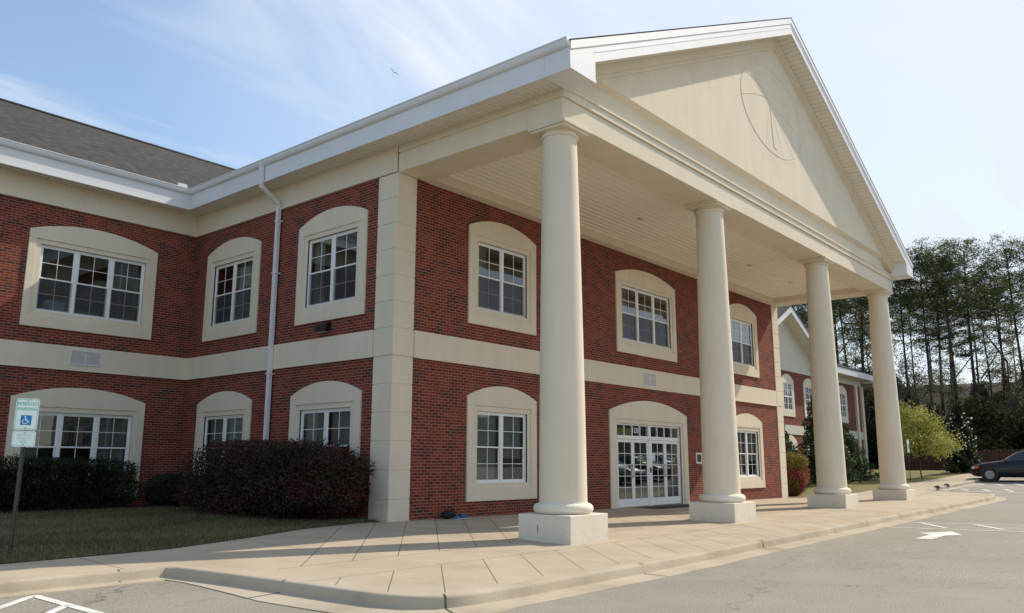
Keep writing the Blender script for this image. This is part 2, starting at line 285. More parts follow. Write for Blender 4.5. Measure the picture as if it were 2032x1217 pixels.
# ---------------------------------------------------------------- builders
class MB:
    def __init__(s): s.v = []; s.f = []; s.mi = []; s.uv = None
    def face(s, pts, mi=0):
        n = len(s.v); s.v += [tuple(p) for p in pts]; s.f.append(tuple(range(n, n+len(pts)))); s.mi.append(mi)
    def grid(s, P, mi=0, closed_u=False):
        """P[i][j] points"""
        n = len(s.v); a = len(P); b = len(P[0])
        for r in P: s.v += [tuple(p) for p in r]
        for i in range(a-1):
            for j in range(b if closed_u else b-1):
                k = (j+1) % b
                s.f.append((n+i*b+j, n+i*b+k, n+(i+1)*b+k, n+(i+1)*b+j)); s.mi.append(mi)
    def box(s, x0, x1, y0, y1, z0, z1, mi=0):
        if x0 > x1: x0, x1 = x1, x0
        if y0 > y1: y0, y1 = y1, y0
        n = len(s.v)
        s.v += [(x0,y0,z0),(x1,y0,z0),(x1,y1,z0),(x0,y1,z0),(x0,y0,z1),(x1,y0,z1),(x1,y1,z1),(x0,y1,z1)]
        for q in ((0,3,2,1),(4,5,6,7),(0,1,5,4),(1,2,6,5),(2,3,7,6),(3,0,4,7)): s.f.append(tuple(n+i for i in q)); s.mi.append(mi)
    def prism(s, poly, plane, a, b, mi=0):
        """poly 2D in plane 'xz' (extruded along y a..b), 'yz' (along x) or 'xy' (along z)"""
        def P(u, v, c): return (u, c, v) if plane == 'xz' else ((c, u, v) if plane == 'yz' else (u, v, c))
        k = len(poly); n = len(s.v)
        s.v += [P(u, v, a) for u, v in poly]+[P(u, v, b) for u, v in poly]
        s.f.append(tuple(n+i for i in range(k))); s.f.append(tuple(n+k+i for i in reversed(range(k)))); s.mi += [mi, mi]
        for i in range(k):
            j = (i+1) % k; s.f.append((n+i, n+k+i, n+k+j, n+j)); s.mi.append(mi)
    def lathe(s, prof, cx, cy, seg=48, mi=0):
        P = [[(cx+r*math.cos(2*math.pi*i/seg), cy+r*math.sin(2*math.pi*i/seg), z) for i in range(seg)] for r, z in prof]
        s.grid(P, mi, closed_u=True)
        for r, z in (prof[0], prof[-1]):
            if r > 1e-4: s.face([(cx+r*math.cos(2*math.pi*i/seg), cy+r*math.sin(2*math.pi*i/seg), z) for i in range(seg)], mi)
    def tube(s, path, rad, seg=8, mi=0, square=False):
        pts = [Vector(p) for p in path]; rings = []
        rads = rad if isinstance(rad, (list, tuple)) else [rad]*len(pts)
        prev = None
        for i, p in enumerate(pts):
            d = (pts[min(i+1, len(pts)-1)]-pts[max(i-1, 0)]).normalized()
            if prev is None:
                a = Vector((0, 0, 1)) if abs(d.z) < .9 else Vector((1, 0, 0)); x = d.cross(a).normalized()
            else: x = (prev-d*prev.dot(d)).normalized()
            prev = x; y = d.cross(x)
            o = math.pi/4 if square else 0
            rings.append([p+(x*math.cos(o+2*math.pi*k/seg)+y*math.sin(o+2*math.pi*k/seg))*rads[i] for k in range(seg)])
        s.grid(rings, mi, closed_u=True); s.face(rings[0], mi); s.face(rings[-1][::-1], mi)
    def build(s, name, mats, parent=None, smooth=False, bevel=0, fix=True):
        me = bpy.data.meshes.new(name); me.from_pydata(s.v, [], s.f)
        if not isinstance(mats, (list, tuple)): mats = [mats]
        for m in mats: me.materials.append(MATS[m] if isinstance(m, str) else m)
        me.polygons.foreach_set('material_index', s.mi)
        if fix:
            bm = bmesh.new(); bm.from_mesh(me); bmesh.ops.recalc_face_normals(bm, faces=bm.faces); bm.to_mesh(me); bm.free()
        me.update()
        uvl = me.uv_layers.new(name='UVMap')
        co = [v.co for v in me.vertices]; data = uvl.data
        for p in me.polygons:
            nx, ny, nz = (abs(c) for c in p.normal)
            for li in p.loop_indices:
                c = co[me.loops[li].vertex_index]
                if s.uv: data[li].uv = s.uv(c)
                elif nx >= ny and nx >= nz: data[li].uv = (c.y, c.z)
                elif ny >= nz: data[li].uv = (c.x, c.z)
                else: data[li].uv = (c.x, c.y)
        if smooth:
            me.polygons.foreach_set('use_smooth', [True]*len(me.polygons))
        o = bpy.data.objects.new(name, me); C.objects.link(o)
        if parent: o.parent = parent
        if smooth and smooth is not True:
            me.set_sharp_from_angle(angle=math.radians(smooth))
        if bevel:
            b = o.modifiers.new('bevel', 'BEVEL'); b.width = bevel; b.segments = 2; b.limit_method = 'ANGLE'; b.angle_limit = math.radians(40); b.harden_normals = False
        return o

def thing(name, label, cat, loc=(0,0,0), rotz=0, group=None):
    o = bpy.data.objects.new(name, None); C.objects.link(o); o.location = loc; o.rotation_euler = (0, 0, rotz); o.empty_display_size = .3
    o['label'] = label; o['category'] = cat
    if group: o['group'] = group
    return o
def tag(o, label, cat, group=None, kind=None):
    if label: o['label'] = label; o['category'] = cat
    if group: o['group'] = group
    if kind: o['kind'] = kind
    return o
def copy_tree(o, parent=None):
    c = o.copy(); C.objects.link(c)
    if parent: c.parent = parent
    for ch in list(o.children): copy_tree(ch, c)
    return c
def arc_top(x0, x1, zs, zp, n=18):
    """points of a segmental arch from (x1,zs) over zp to (x0,zs)"""
    h = (x1-x0)/2; s = zp-zs; r = (h*h+s*s)/(2*s); cx = (x0+x1)/2; cz = zp-r; a = math.asin(h/r)
    return [(cx+r*math.sin(a-2*a*i/n), cz+r*math.cos(a-2*a*i/n)) for i in range(n+1)]

def text_mesh(txt, size, material, name, depth=.002):
    cu = bpy.data.curves.new('t', 'FONT'); cu.body = txt; cu.size = size; cu.extrude = depth; cu.align_x = 'CENTER'; cu.align_y = 'CENTER'
    ob = bpy.data.objects.new('t', cu); C.objects.link(ob)
    dg = bpy.context.evaluated_depsgraph_get(); me = bpy.data.meshes.new_from_object(ob.evaluated_get(dg)); bpy.data.objects.remove(ob); bpy.data.curves.remove(cu)
    me.materials.clear(); me.materials.append(MATS[material])
    o = bpy.data.objects.new(name, me); C.objects.link(o); return o

# ---------------------------------------------------------------- terrain
def H(x, y):
    s = min(max(x/22, 0), 1.35); t = min(max(-y/5, 0), 1)
    z = (1-t)*(.06-.105*min(s, 1))+t*(-.12+.15*s)
    if y > 0: z += .012*min(y, 10)*(1 if x < 0 else 0)
    if x > 26: z += .048*(min(x, 46)-26)+.005*max(0, min(x, 70)-46)
    # wooded bank behind the parking lot
    d = x*.97+y*.1-72
    if d > 0:
        k = min(d/30, 1); z += 10.5*k*k*(3-2*k)
    return z
ROAD = -.15
xs = [-300,-200,-120,-60]+list(range(-40,-14,4))+list(np.arange(-14,30,1.0))+list(range(30,72,2))+list(range(72,112,3))+[130,170,240,400]
ys = [-300,-180,-100,-60,-40,-30,-24,-20,-16,-13,-11,-10,-9,-8,-7,-6,-5,-4,-3,-2,-1,0,1,2,4,6,8,10,14,20,30,45,70,110,180,300]
m = MB(); m.grid([[(x, y, H(x, y)+ROAD) for y in ys] for x in xs]); g = m.build('road', 'asphalt', smooth=True, fix=False); tag(g, None, None, kind='structure')
m = MB(); xs2 = [x for x in xs if x >= 60]; m.grid([[(x, y, H(x, y)+ROAD+.012+.25*max(0, 1-abs(x-66)/6)*0) for y in ys] for x in xs2 if x >= 62])
tag(m.build('forest_floor', 'forest_floor', smooth=True, fix=False), None, None, kind='structure')

def strip_area(name, material, xs, lo, hi, dz, n=8, skirt=0):
    m = MB(); P = []
    for x in xs:
        a, b = lo(x), hi(x)
        if b < a+.01: b = a+.01
        P.append([(x, a+(b-a)*j/n, H(x, a+(b-a)*j/n)+dz) for j in range(n+1)])
    m.grid(P)
    o = m.build(name, material, fix=False, smooth=True); tag(o, None, None, kind='structure'); return o
def interp(pts):
    def f(x):
        if x <= pts[0][0]: return pts[0][1]
        for (a, b), (c, d) in zip(pts, pts[1:]):
            if x <= c: return b+(d-b)*(x-a)/(c-a)
        return pts[-1][1]
    return f
kerb_path = [(-45, -3.1), (-7.3, -3.1), (-6.70, -3.12), (-6.62, -3.26), (-6.38, -4.2), (-6.2, -5.05), (-6.16, -6.2), (-6.12, -6.75), (-5.98, -7.15), (-5.72, -7.40), (-5.35, -7.50), (-4.6, -7.53),
             (-1.75, -7.5), (2.8, -7.34), (8, -7.26), (16.6, -7.08), (24, -6.95), (26.6, -6.9), (27.4, -6.75), (27.9, -6.2), (28.2, -5.2), (28.7, -4.3), (29.6, -3.8), (31, -3.8), (33.5, -4.15), (36, -4.4), (45, -4.6), (60, -4.7)]
klo = interp([(-45, -3.05), (-7.3, -3.05), (-6.70, -3.07), (-6.55, -3.25), (-6.31, -4.2), (-6.13, -5.05), (-6.09, -6.2), (-6.06, -6.75), (-5.93, -7.09), (-5.70, -7.33), (-5.35, -7.43), (-4.6, -7.46), (-1.75, -7.43), (2.8, -7.27), (8, -7.19), (16.6, -7.01), (26.5, -6.83), (27.35, -6.7), (27.8, -6.2), (28.1, -5.2), (28.6, -4.23), (29.6, -3.73), (31, -3.73), (33.5, -4.08), (36, -4.33), (60, -4.63)])
lawn_edge = interp([(-45, -1.85), (-8.2, -1.67), (-5.78, -1.50), (-4.2, -.95), (-2.39, -.22), (-1.0, .08), (0, .25), (0.01, .3)])
pxs = sorted(set([round(x, 2) for x in list(np.arange(-45, -7, 2.0))+list(np.arange(-7.0, -5, .06))+list(np.arange(-5, 22.2, .5))+[22.2]]))
strip_area('pavement', 'concrete', pxs, klo, lambda x: lawn_edge(x) if x < 0 else .04, 0.0, 14)
far_hi = interp([(22.2, -.6), (26, -.9), (29, -1.3), (33.5, -1.7), (39, -2.2), (45, -2.6), (60, -2.8)])
strip_area('pavement', 'concrete', sorted(set([22.2]+list(np.arange(22.5, 29.4, .15))+list(np.arange(29.5, 60, .5)))), klo, far_hi, 0.0, 8)
# lawn and beds
strip_area('lawn', 'lawn_soil', [x for x in np.arange(-45, 0.01, .5)], lambda x: lawn_edge(x)-.02, lambda x: 9.05, .012, 16)
strip_area('lawn', 'meadow', [x for x in np.arange(22.2, 62, .6)], far_hi, lambda x: 26, .012, 12)
strip_area('flower_bed', 'mulch', list(np.arange(-5.9, .01, .25)), interp([(-5.9, 7.0), (-4.2, 6.0), (-3.0, 3.4), (-2.1, 1.2), (-.9, .42), (0, .33)]), lambda x: 9.04, .024, 8)

# kerb with gutter pan, swept along the path
def resample(path, step):
    o = []
    for a, b in zip(path, path[1:]):
        L = math.hypot(b[0]-a[0], b[1]-a[1]); k = max(1, int(L/step))
        for i in range(k): o.append((a[0]+(b[0]-a[0])*i/k, a[1]+(b[1]-a[1])*i/k))
    o.append(path[-1]); return o
kp = resample(kerb_path, .25)
def kerb_normal(i):
    a = kp[max(i-1, 0)]; b = kp[min(i+1, len(kp)-1)]; d = Vector((b[0]-a[0], b[1]-a[1])).normalized(); return Vector((d.y, -d.x))
def pan_w(p):
    x, y = p
    if x < -6.9: return .24
    if y > -5.2 and x < -6: return .16+.34*min(1, max(0, (-3.6-y)/1.5))
    if x < -6.05: return .24+.3*min(1, (x+6.9)/.4)
    if x < -5.2: return .5
    return .40
prof = [(-.16, .004), (-.07, .005), (-.03, .001), (-.008, -.012), (.003, -.034), (.010, -.105), (.018, -.130), (.05, -.136)]
m = MB(); rings = []
for i, p in enumerate(kp):
    n = kerb_normal(i); hb = H(p[0], p[1]); w_ = pan_w(p)
    wob = .004*math.sin(p[0]*3.1+p[1]*2.3)
    rings.append([(p[0]+n.x*(a+wob), p[1]+n.y*(a+wob), hb+b) for a, b in prof]+[(p[0]+n.x*(w_+wob*2), p[1]+n.y*(w_+wob*2), hb-.139), (p[0]+n.x*(w_+.004+wob*2), p[1]+n.y*(w_+.004+wob*2), hb-.17)])
m.grid(rings); kb = m.build('kerb', 'kerb_concrete', fix=False, smooth=50); tag(kb, None, None, kind='structure')
mat('joint_dark', (.06, .05, .035), .95)
m = MB()
for jx, jy in [(-7.32, -3.1), (-10.4, -3.1), (-13.5, -3.1), (-6.2, -5.0), (-5.82, -7.34), (-1.75, -7.5), (2.8, -7.34), (6.2, -7.28), (9.3, -7.23), (12.4, -7.17), (15.5, -7.1), (18.6, -7.05), (21.7, -7), (24.8, -6.93)]:
    i = min(range(1, len(kp)-1), key=lambda k: (kp[k][0]-jx)**2+(kp[k][1]-jy)**2); n = kerb_normal(i); d = Vector((-n.y, n.x)); hb = H(*kp[i])
    row = [(kp[i][0]+n.x*a, kp[i][1]+n.y*a, hb+b+.004) for a, b in prof[1:]+([(pan_w(kp[i]), -.139)] if jx > -7 else [])]
    m.grid([[(x+d.x*s*.011, y+d.y*s*.011, z) for x, y, z in row] for s in (-1, 1)])
m.build('joint', 'joint_dark', parent=kb, fix=False)

# painted markings (thin sheets on the asphalt)
def mark(poly, name='road_marking', material='road_paint', parent=None, sub=6):
    bm = bmesh.new(); vs = [bm.verts.new((x, y, 0)) for x, y in poly]; bm.faces.new(vs)
    bmesh.ops.triangulate(bm, faces=bm.faces[:]);
    bmesh.ops.subdivide_edges(bm, edges=bm.edges[:], cuts=sub, use_grid_fill=True)
    for v in bm.verts: v.co.z = H(v.co.x, v.co.y)+ROAD+.006
    for f_ in bm.faces:
        if f_.normal.z < 0: f_.normal_flip()
    me = bpy.data.meshes.new(name); bm.to_mesh(me); bm.free(); me.materials.append(MATS[material]); o = bpy.data.objects.new(name, me); C.objects.link(o)
    o['kind'] = 'structure'; return o
def line(a, b, wd=.1, **k):
    d = Vector((b[0]-a[0], b[1]-a[1])).normalized(); n = Vector((-d.y, d.x))*wd/2
    return mark([(a[0]+n.x, a[1]+n.y), (b[0]+n.x, b[1]+n.y), (b[0]-n.x, b[1]-n.y), (a[0]-n.x, a[1]-n.y)], **k)
line((-8.40, -3.36), (-8.24, -5.6), .11); line((-9.6, -4.50), (-8.44, -3.40), .10); line((-9.45, -5.30), (-8.36, -4.16), .10); line((-9.3, -6.1), (-8.3, -5.0), .10)
arrow = mark([(8.21, -9.56), (9.12, -9.16), (8.75, -9.02), (8.2, -8.66), (7.90, -8.98), (6.72, -8.98), (6.75, -9.30), (7.85, -9.30)]); arrow.name = 'painted_arrow'
line((9.47, -7.66), (10.1, -11.2), .12); line((10.1, -11.2), (11.2, -18), .12)
line((11.45, -7.60), (12.3, -10.9), .12); line((12.3, -10.9), (13.6, -18), .12)
for k in range(9):
    t = k*1.22; line((11.68+.23*k, -7.78-t), (10.12+.2*k, -8.80-t), .13)
for a, b in [((35.5, -4.55), (34.6, -5.0)), ((35.3, -5.35), (34.2, -5.9)), ((35.8, -6.1), (34.4, -6.75)), ((31.7, -4.6), (30.7, -5.1)), ((31.6, -5.5), (30.5, -6.05)), ((31.75, -6.38), (30.5, -6.95)), ((33.6, -7.1), (32.4, -7.7)), ((31.3, -7.6), (30.2, -8.1))]:
    line(a, b, .14)
line((30.3, -4.6), (29.6, -9.4), .12); line((33.2, -4.9), (32.2, -10), .12); line((38.8, -4.9), (38.0, -10), .12)
mat('blue_paint', (.22, .30, .45), .9, noise=(14, .3, 4))
mark([(31.6, -8.4), (33.2, -8.2), (32.9, -9.8), (31.3, -9.9)], material='blue_paint')

# ---------------------------------------------------------------- main building
X1 = 22.2            # length of the portico front wall
YL = 9.067           # plane of the set-back wing
XL = -14.0
ZB0, ZB1, ZFR, ZSO = 3.735, 4.38, 8.10, 8.75
BASE = -.6
B = thing('main_building', 'two storey red brick building with cream stucco bands and a white gabled four column portico', 'building')
B['name'] = ''
del B['name']

def wall_cells(m, u0, u1, z0, z1, holes, put):
    us = sorted(set([u0, u1]+[h[0] for h in holes]+[h[1] for h in holes])); zs = sorted(set([z0, z1]+[h[2] for h in holes]+[h[3] for h in holes]))
    us = [u for u in us if u0 <= u <= u1]; zs = [z for z in zs if z0 <= z <= z1]
    for a, b in zip(us, us[1:]):
        run = None
        for c, d in zip(zs, zs[1:]):
            mu, mz = (a+b)/2, (c+d)/2
            if any(h[0] < mu < h[1] and h[2] < mz < h[3] for h in holes):
                if run: put(a, b, run[0], run[1]); run = None
                continue
            run = (run[0], d) if run else (c, d)
        if run: put(a, b, run[0], run[1])

# openings: (centre, frame width, z0, z1)
FN = 1.99; FWL = 2.82; FWC = 3.10
Z_UP, Z_LO = 4.80, .41           # bottoms of the surrounds
def op(c, fw, zb): return (c-fw/2, c+fw/2, zb+.43, zb+2.21)
front_w = [(3.83, FN, Z_UP), (3.83, FN, Z_LO), (11.2, FWC, Z_UP), (18.57, FN, Z_UP), (18.57, FN, Z_LO)]
side_w = [(2.39, FN, Z_UP), (2.39, FN, Z_LO), (6.90, FN, Z_UP), (6.90, FN, Z_LO)]
left_w = [(-2.93, FWL, Z_UP), (-2.93, FWL, Z_LO), (-9.0, FWL, Z_UP), (-9.0, FWL, Z_LO)]
DOOR = (9.20, 13.20, -.2, 2.57)
th = .22
m = MB()
wall_cells(m, .3, X1-.3, BASE, ZFR+.3, [op(*q) for q in front_w]+[DOOR], lambda a, b, c, d: m.box(a, b, 0, th, c, d))
m.build('front_brick_wall', 'brick', B)
m = MB()
wall_cells(m, .3, YL, BASE, ZFR+.3, [op(*q) for q in side_w], lambda a, b, c, d: m.box(0, th, a, b, c, d))
m.build('side_brick_wall', 'brick', B)
m = MB()
wall_cells(m, XL, th, BASE, ZFR+.3, [op(*q) for q in left_w], lambda a, b, c, d: m.box(a, b, YL, YL+th, c, d))
m.build('wing_brick_wall', 'brick', B)
# rest of the body (right side, back, so that the volume is closed)
m = MB(); m.box(X1-th, X1-.003, .3, 24, BASE, ZSO+.2); m.box(XL, X1-th-.01, 24, 24.2, BASE, ZSO+.2); m.box(XL, XL+.2, YL+th, 24, BASE, ZSO+.2); m.build('back_wall', 'brick', B)
# stucco bands, frieze
m = MB()
m.box(.62, X1-.62, -.045, -.0, ZB0, ZB1); m.box(-.045, 0, .66, YL, ZB0, ZB1); m.box(XL, -.045, YL-.045, YL, ZB0, ZB1)
m.box(.62, X1-.62, -.06, -.045, ZB0-.002, ZB0+.035); m.box(-.06, -.045, .66, YL-.045, ZB0-.002, ZB0+.035); m.box(XL, -.06, YL-.06, YL-.045, ZB0-.002, ZB0+.035)
m.build('belt_band', 'stucco', B, bevel=.006)
m = MB()
m.box(-.05, 0, .0, YL, ZFR, ZSO+.1); m.box(XL, -.05, YL-.05, YL, ZFR, ZSO+.1)
m.box(-.075, -.05, .0, YL-.05, ZFR-.002, ZFR+.04); m.box(XL, -.075, YL-.075, YL-.05, ZFR-.002, ZFR+.04)
m.build('frieze', 'stucco', B, bevel=.006)

# corner piers with rusticated blocks
def pier(xa, xb, ydep):
    m = MB(); sgn = 1 if xb > xa else -1
    xo, xi = (xa, xb)
    def blk(z0, z1, p):
        m.box(xo-sgn*p, xi, -p, ydep, z0, z1)
    m.box(xo-sgn*.018, xi-sgn*.005, -.018, ydep-.005, BASE, ZFR-.001)
    zs = [-.12+(ZB0+.12)*i/6 for i in range(7)]
    for a, b in zip(zs, zs[1:]): blk(a+.010, b-.010, .032)
    blk(ZB0+.010, ZB1-.010, .047)
    zs = [ZB1+(ZFR-ZB1)*i/6 for i in range(7)]
    for a, b in zip(zs, zs[1:]): blk(a+.010, b-.010, .032)
    return m.build('corner_pier', 'stucco', B, bevel=.012)
pier(0, .60, .64); pier(X1, X1-.60, .64)

# windows ----------------------------------------------------------
def window(name, W, FW, units, inner, upper=True, h=2.57, rise=.31, gtype='blind'):
    """local frame: x along the wall, z up from the surround's foot, outward = -y"""
    win = MB(); a = FW/2; f0, f1 = .43, 2.21; p = .05; r = .13
    # stucco surround (outer layer)
    win.box(-W/2, W/2, -p, 0, 0, f0-r); win.box(-W/2, -a-r, -p, 0, f0-r, f1+r); win.box(a+r, W/2, -p, 0, f0-r, f1+r)
    win.prism([(-W/2, f1+r), (W/2, f1+r)]+arc_top(-W/2, W/2, h, h+rise), 'xz', -p, 0)
    # inner stepped moulding
    q = .022
    win.box(-a-r, a+r, -q, 0, f0-r, f0); win.box(-a-r, -a, -q, 0, f0, f1); win.box(a, a+r, -q, 0, f0, f1); win.box(-a-r, a+r, -q, 0, f1, f1+r)
    # returns of the opening
    d = .15; e = .02
    win.box(-a-e, a+e, 0, d, f0-e, f0); win.box(-a-e, a+e, 0, d, f1, f1+e); win.box(-a-e, -a, 0, d, f0, f1); win.box(a, a+e, 0, d, f0, f1)
    s = win.build(name, 'stucco', None, bevel=.006)
    s.location = (0, 0, 0)
    fr = MB(); y0, y1 = .035, .11; t = .045
    fr.box(-a, a, y0, y1, f0, f0+t); fr.box(-a, a, y0, y1, f1-t, f1); fr.box(-a, -a+t, y0, y1, f0+t, f1-t); fr.box(a-t, a, y0, y1, f0+t, f1-t)
    uw = (FW-2*t-(units-1)*.09)/units; x = -a+t; gl = MB(); sc = MB(); midz = (f0+f1)/2
    for k in range(units):
        x0, x1 = x, x+uw
        if k < units-1: fr.box(x1, x1+.09, y0-.006, y1, f0+t, f1-t)
        sw = .038
        # upper sash outer, lower sash set back
        for (z0, z1, yy) in ((midz-.02, f1-t, y0+.012), (f0+t, midz+.02, y0+.036)):
            fr.box(x0, x1, yy, yy+.024, z0, z0+sw); fr.box(x0, x1, yy, yy+.024, z1-sw, z1)
            fr.box(x0, x0+sw, yy, yy+.024, z0+sw, z1-sw); fr.box(x1-sw, x1, yy, yy+.024, z0+sw, z1-sw)
            xm = (x0+x1)/2; zm = (z0+z1)/2; g = .0075
            fr.box(xm-g, xm+g, yy+.004, yy+.020, z0+sw, z1-sw); fr.box(x0+sw, xm-g, yy+.004, yy+.020, zm-g, zm+g); fr.box(xm+g, x1-sw, yy+.004, yy+.020, zm-g, zm+g)
            gl.face([(x0+sw, yy+.012, z0+sw), (x1-sw, yy+.012, z0+sw), (x1-sw, yy+.012, z1-sw), (x0+sw, yy+.012, z1-sw)])
        if upper: sc.face([(x0+.012, y0+.018, f0+t+.01), (x1-.012, y0+.018, f0+t+.01), (x1-.012, y0+.018, midz-.01), (x0+.012, y0+.018, midz-.01)])
        x = x1+.09
    fr.build('sash_frame', 'vinyl', s); gl.build('pane', 'glass', s, fix=False)
    if sc.f: sc.build('insect_screen', 'screen', s, fix=False)
    # the room behind
    rm = MB(); D = 2.0; z0, z1 = f0-.02, f1+.02
    def q4(*P): rm.face(P)
    A0, A1 = -a-.02, a+.02; yA, yB = .12, D
    q4((A0,yB,z0),(A1,yB,z0),(A1,yB,z1),(A0,yB,z1)); q4((A0,yA,z0),(A0,yB,z0),(A0,yB,z1),(A0,yA,z1)); q4((A1,yA,z0),(A1,yB,z0),(A1,yB,z1),(A1,yA,z1)); q4((A0,yA,z0),(A1,yA,z0),(A1,yB,z0),(A0,yB,z0)); q4((A0,yA,z1),(A1,yA,z1),(A1,yB,z1),(A0,yB,z1))
    rm.build('room', 'room_warm', s, fix=False)
    # blinds / curtains
    for spec in inner:
        kind, xa, xb, za, zb = spec; bl = MB()
        if kind == 'blind':
            nz = int((zb-za)/.05)
            for i in range(nz):
                z = za+i*.05; bl.face([(xa, .17, z), (xb, .17, z), (xb, .195, z+.052), (xa, .195, z+.052)])
            bl.build('blind', 'blind', s, fix=False)
        elif kind == 'curtain':
            n = int((xb-xa)/.02); bl.grid([[(xa+(xb-xa)*i/n, .20+.03*math.sin(i*.9+math.sin(i*.21)*2), z) for z in (za, zb)] for i in range(n+1)])
            bl.build('curtain', 'curtain', s, fix=False, smooth=True)
        elif kind == 'box':
            bl.box(xa, xb, .3, .6, za, zb); bl.build('shelf_clutter', 'curtain', s)
    return s
def place_window(src, x, y, z, side=False, first=False):
    o = src if first else copy_tree(src); o.parent = B; o.location = (x, y, z); o.rotation_euler = (0, 0, -math.pi/2 if side else 0); return o
wn1 = window('window', 2.74, FN, 2, [('curtain', -.95, -.5, .5, 2.15)])
place_window(wn1, 3.83, 0, Z_UP, first=True); place_window(wn1, 0, 2.39, Z_UP, True); place_window(wn1, 18.57, 0, Z_UP)
wn2 = window('window', 2.74, FN, 2, [('curtain', 0.05, .9, .5, 2.15), ('box', -.7, -.35, .44, .75)])
place_window(wn2, 0, 6.90, Z_UP, True, first=True)
wl1 = window('window', 2.74, FN, 2, [('blind', -.94, -.06, .48, 2.16), ('blind', .05, .94, 1.05, 2.16)], upper=False)
place_window(wl1, 3.83, 0, Z_LO, first=True); place_window(wl1, 0, 6.90, Z_LO, True); place_window(wl1, 18.57, 0, Z_LO)
wl2 = window('window', 2.74, FN, 2, [('blind', -.94, -.06, 1.3, 2.16), ('blind', .05, .94, 1.2, 2.16), ('curtain', .6, .94, .5, 2.15)], upper=False)
place_window(wl2, 0, 2.39, Z_LO, True, first=True)
ww = window('window', 3.80, FWC, 3, [('curtain', -1.5, -.95, .5, 2.15)])
place_window(ww, 11.2, 0, Z_UP, first=True)
wv = window('window', 3.46, FWL, 3, [('curtain', .48, 1.35, .5, 2.15), ('box', -.95, -.45, .48, .78), ('box', -.2, .35, .48, .62)])
place_window(wv, -2.93, YL, Z_UP, first=True); place_window(wv, -9.0, YL, Z_UP)
wz = window('window', 3.46, FWL, 3, [('curtain', .48, 1.35, .5, 2.15), ('curtain', -1.35, -.9, .5, 2.15)], upper=False)
place_window(wz, -2.93, YL, Z_LO, first=True); place_window(wz, -9.0, YL, Z_LO)

# entrance ----------------------------------------------------------
m = MB(); p = .05; W0, W1, D0, D1, DT = 8.78, 13.62, 9.20, 13.20, 2.57; r = .13
m.box(W0, D0-r, -p, 0, BASE, DT+r); m.box(D1+r, W1, -p, 0, BASE, DT+r)
m.prism([(W0, DT+r), (W1, DT+r)]+arc_top(W0, W1, 2.95, 3.34), 'xz', -p, 0)
m.box(D0-r, D0, -.022, 0, BASE, DT+r); m.box(D1, D1+r, -.022, 0, BASE, DT+r); m.box(D0, D1, -.022, 0, DT, DT+r)
m.box(D0-.02, D0, 0, .15, -.2, DT); m.box(D1, D1+.02, 0, .15, -.2, DT); m.box(D0-.02, D1+.02, 0, .15, DT, DT+.02)
E_ = m.build('entrance', 'stucco', B, bevel=.006)
m = MB(); y0, y1 = .03, .13; zf = 0.0
mid = (D0+D1)/2
m.box(D0, D0+.06, y0, y1, zf, DT); m.box(D1-.06, D1, y0, y1, zf, DT); m.box(mid-.07, mid+.07, y0-.01, y1, zf, DT); m.box(D0+.06, mid-.07, y0, y1, DT-.05, DT); m.box(mid+.07, D1-.06, y0, y1, DT-.05, DT)
for a, b in ((D0+.06, mid-.07), (mid+.07, D1-.06)):
    m.box(a, b, y0-.012, y1, 2.09, 2.20)
    for k in range(1, 4):
        x = a+(b-a)*k/4; m.box(x-.016, x+.016, y0+.02, y1-.02, 2.20, DT-.05)
m.build('door_frame', 'vinyl', E_, bevel=.004)
m = MB()
for a, b in ((D0+.06, mid-.07), (mid+.07, D1-.06)): m.face([(a, .08, 2.2), (b, .08, 2.2), (b, .08, DT-.05), (a, .08, DT-.05)])
m.build('transom_pane', 'glass', E_, fix=False)
leafs = []
for a, b in ((D0+.06, mid-.07), (mid+.07, D1-.06)):
    c = (a+b)/2; leafs += [(a+.004, c-.003), (c+.003, b-.004)]
dm = MB(); lm = MB()
for a, b in leafs:
    m = MB(); ya, yb = .045, .09; st = .085
    m.box(a, b, ya, yb, .02, .26); m.box(a, b, ya, yb, 1.99, 2.085); m.box(a, a+st, ya, yb, .26, 1.99); m.box(b-st, b, ya, yb, .26, 1.99)
    xm = (a+b)/2; m.box(xm-.009, xm+.009, ya+.01, yb-.01, .26, 1.99)
    for k in range(1, 5):
        z = .26+1.73*k/5; m.box(a+st, xm-.009, ya+.01, yb-.01, z-.009, z+.009); m.box(xm+.009, b-st, ya+.01, yb-.01, z-.009, z+.009)
    m.build('door_leaf', 'vinyl', E_, bevel=.003)
    dm.face([(a+st, .068, .26), (b-st, .068, .26), (b-st, .068, 1.99), (a+st, .068, 1.99)])
dm.build('door_pane', 'glass', E_, fix=False)
for x in ((leafs[0][1]-.05), (leafs[2][1]-.05)):
    m = MB(); m.tube([(x, .04, .92), (x, -.03, .95), (x, -.03, 1.28), (x, .04, 1.31)], .012); m.box(x-.03, x+.03, .034, .044, .9, 1.33); m.build('door_handle', 'steel', E_)
m = MB(); m.box(mid-.035, mid+.035, -.0, .02, 1.05, 1.22); m.build('lock_box', 'black_metal', E_)
for x in (D0+.05, mid-.09, mid+.09, D1-.05):
    m = MB(); m.box(x-.018, x+.018, .008, .018, 2.06, 2.14); m.build('hinge', 'steel', E_)
t = text_mesh('1330', .235, 'number_white', 'house_number'); t.parent = E_; t.location = (D0+.06+1.87*.625-.062, .046, 2.36); t.rotation_euler = (math.pi/2, 0, 0); t.scale = (.84, .98, 1)
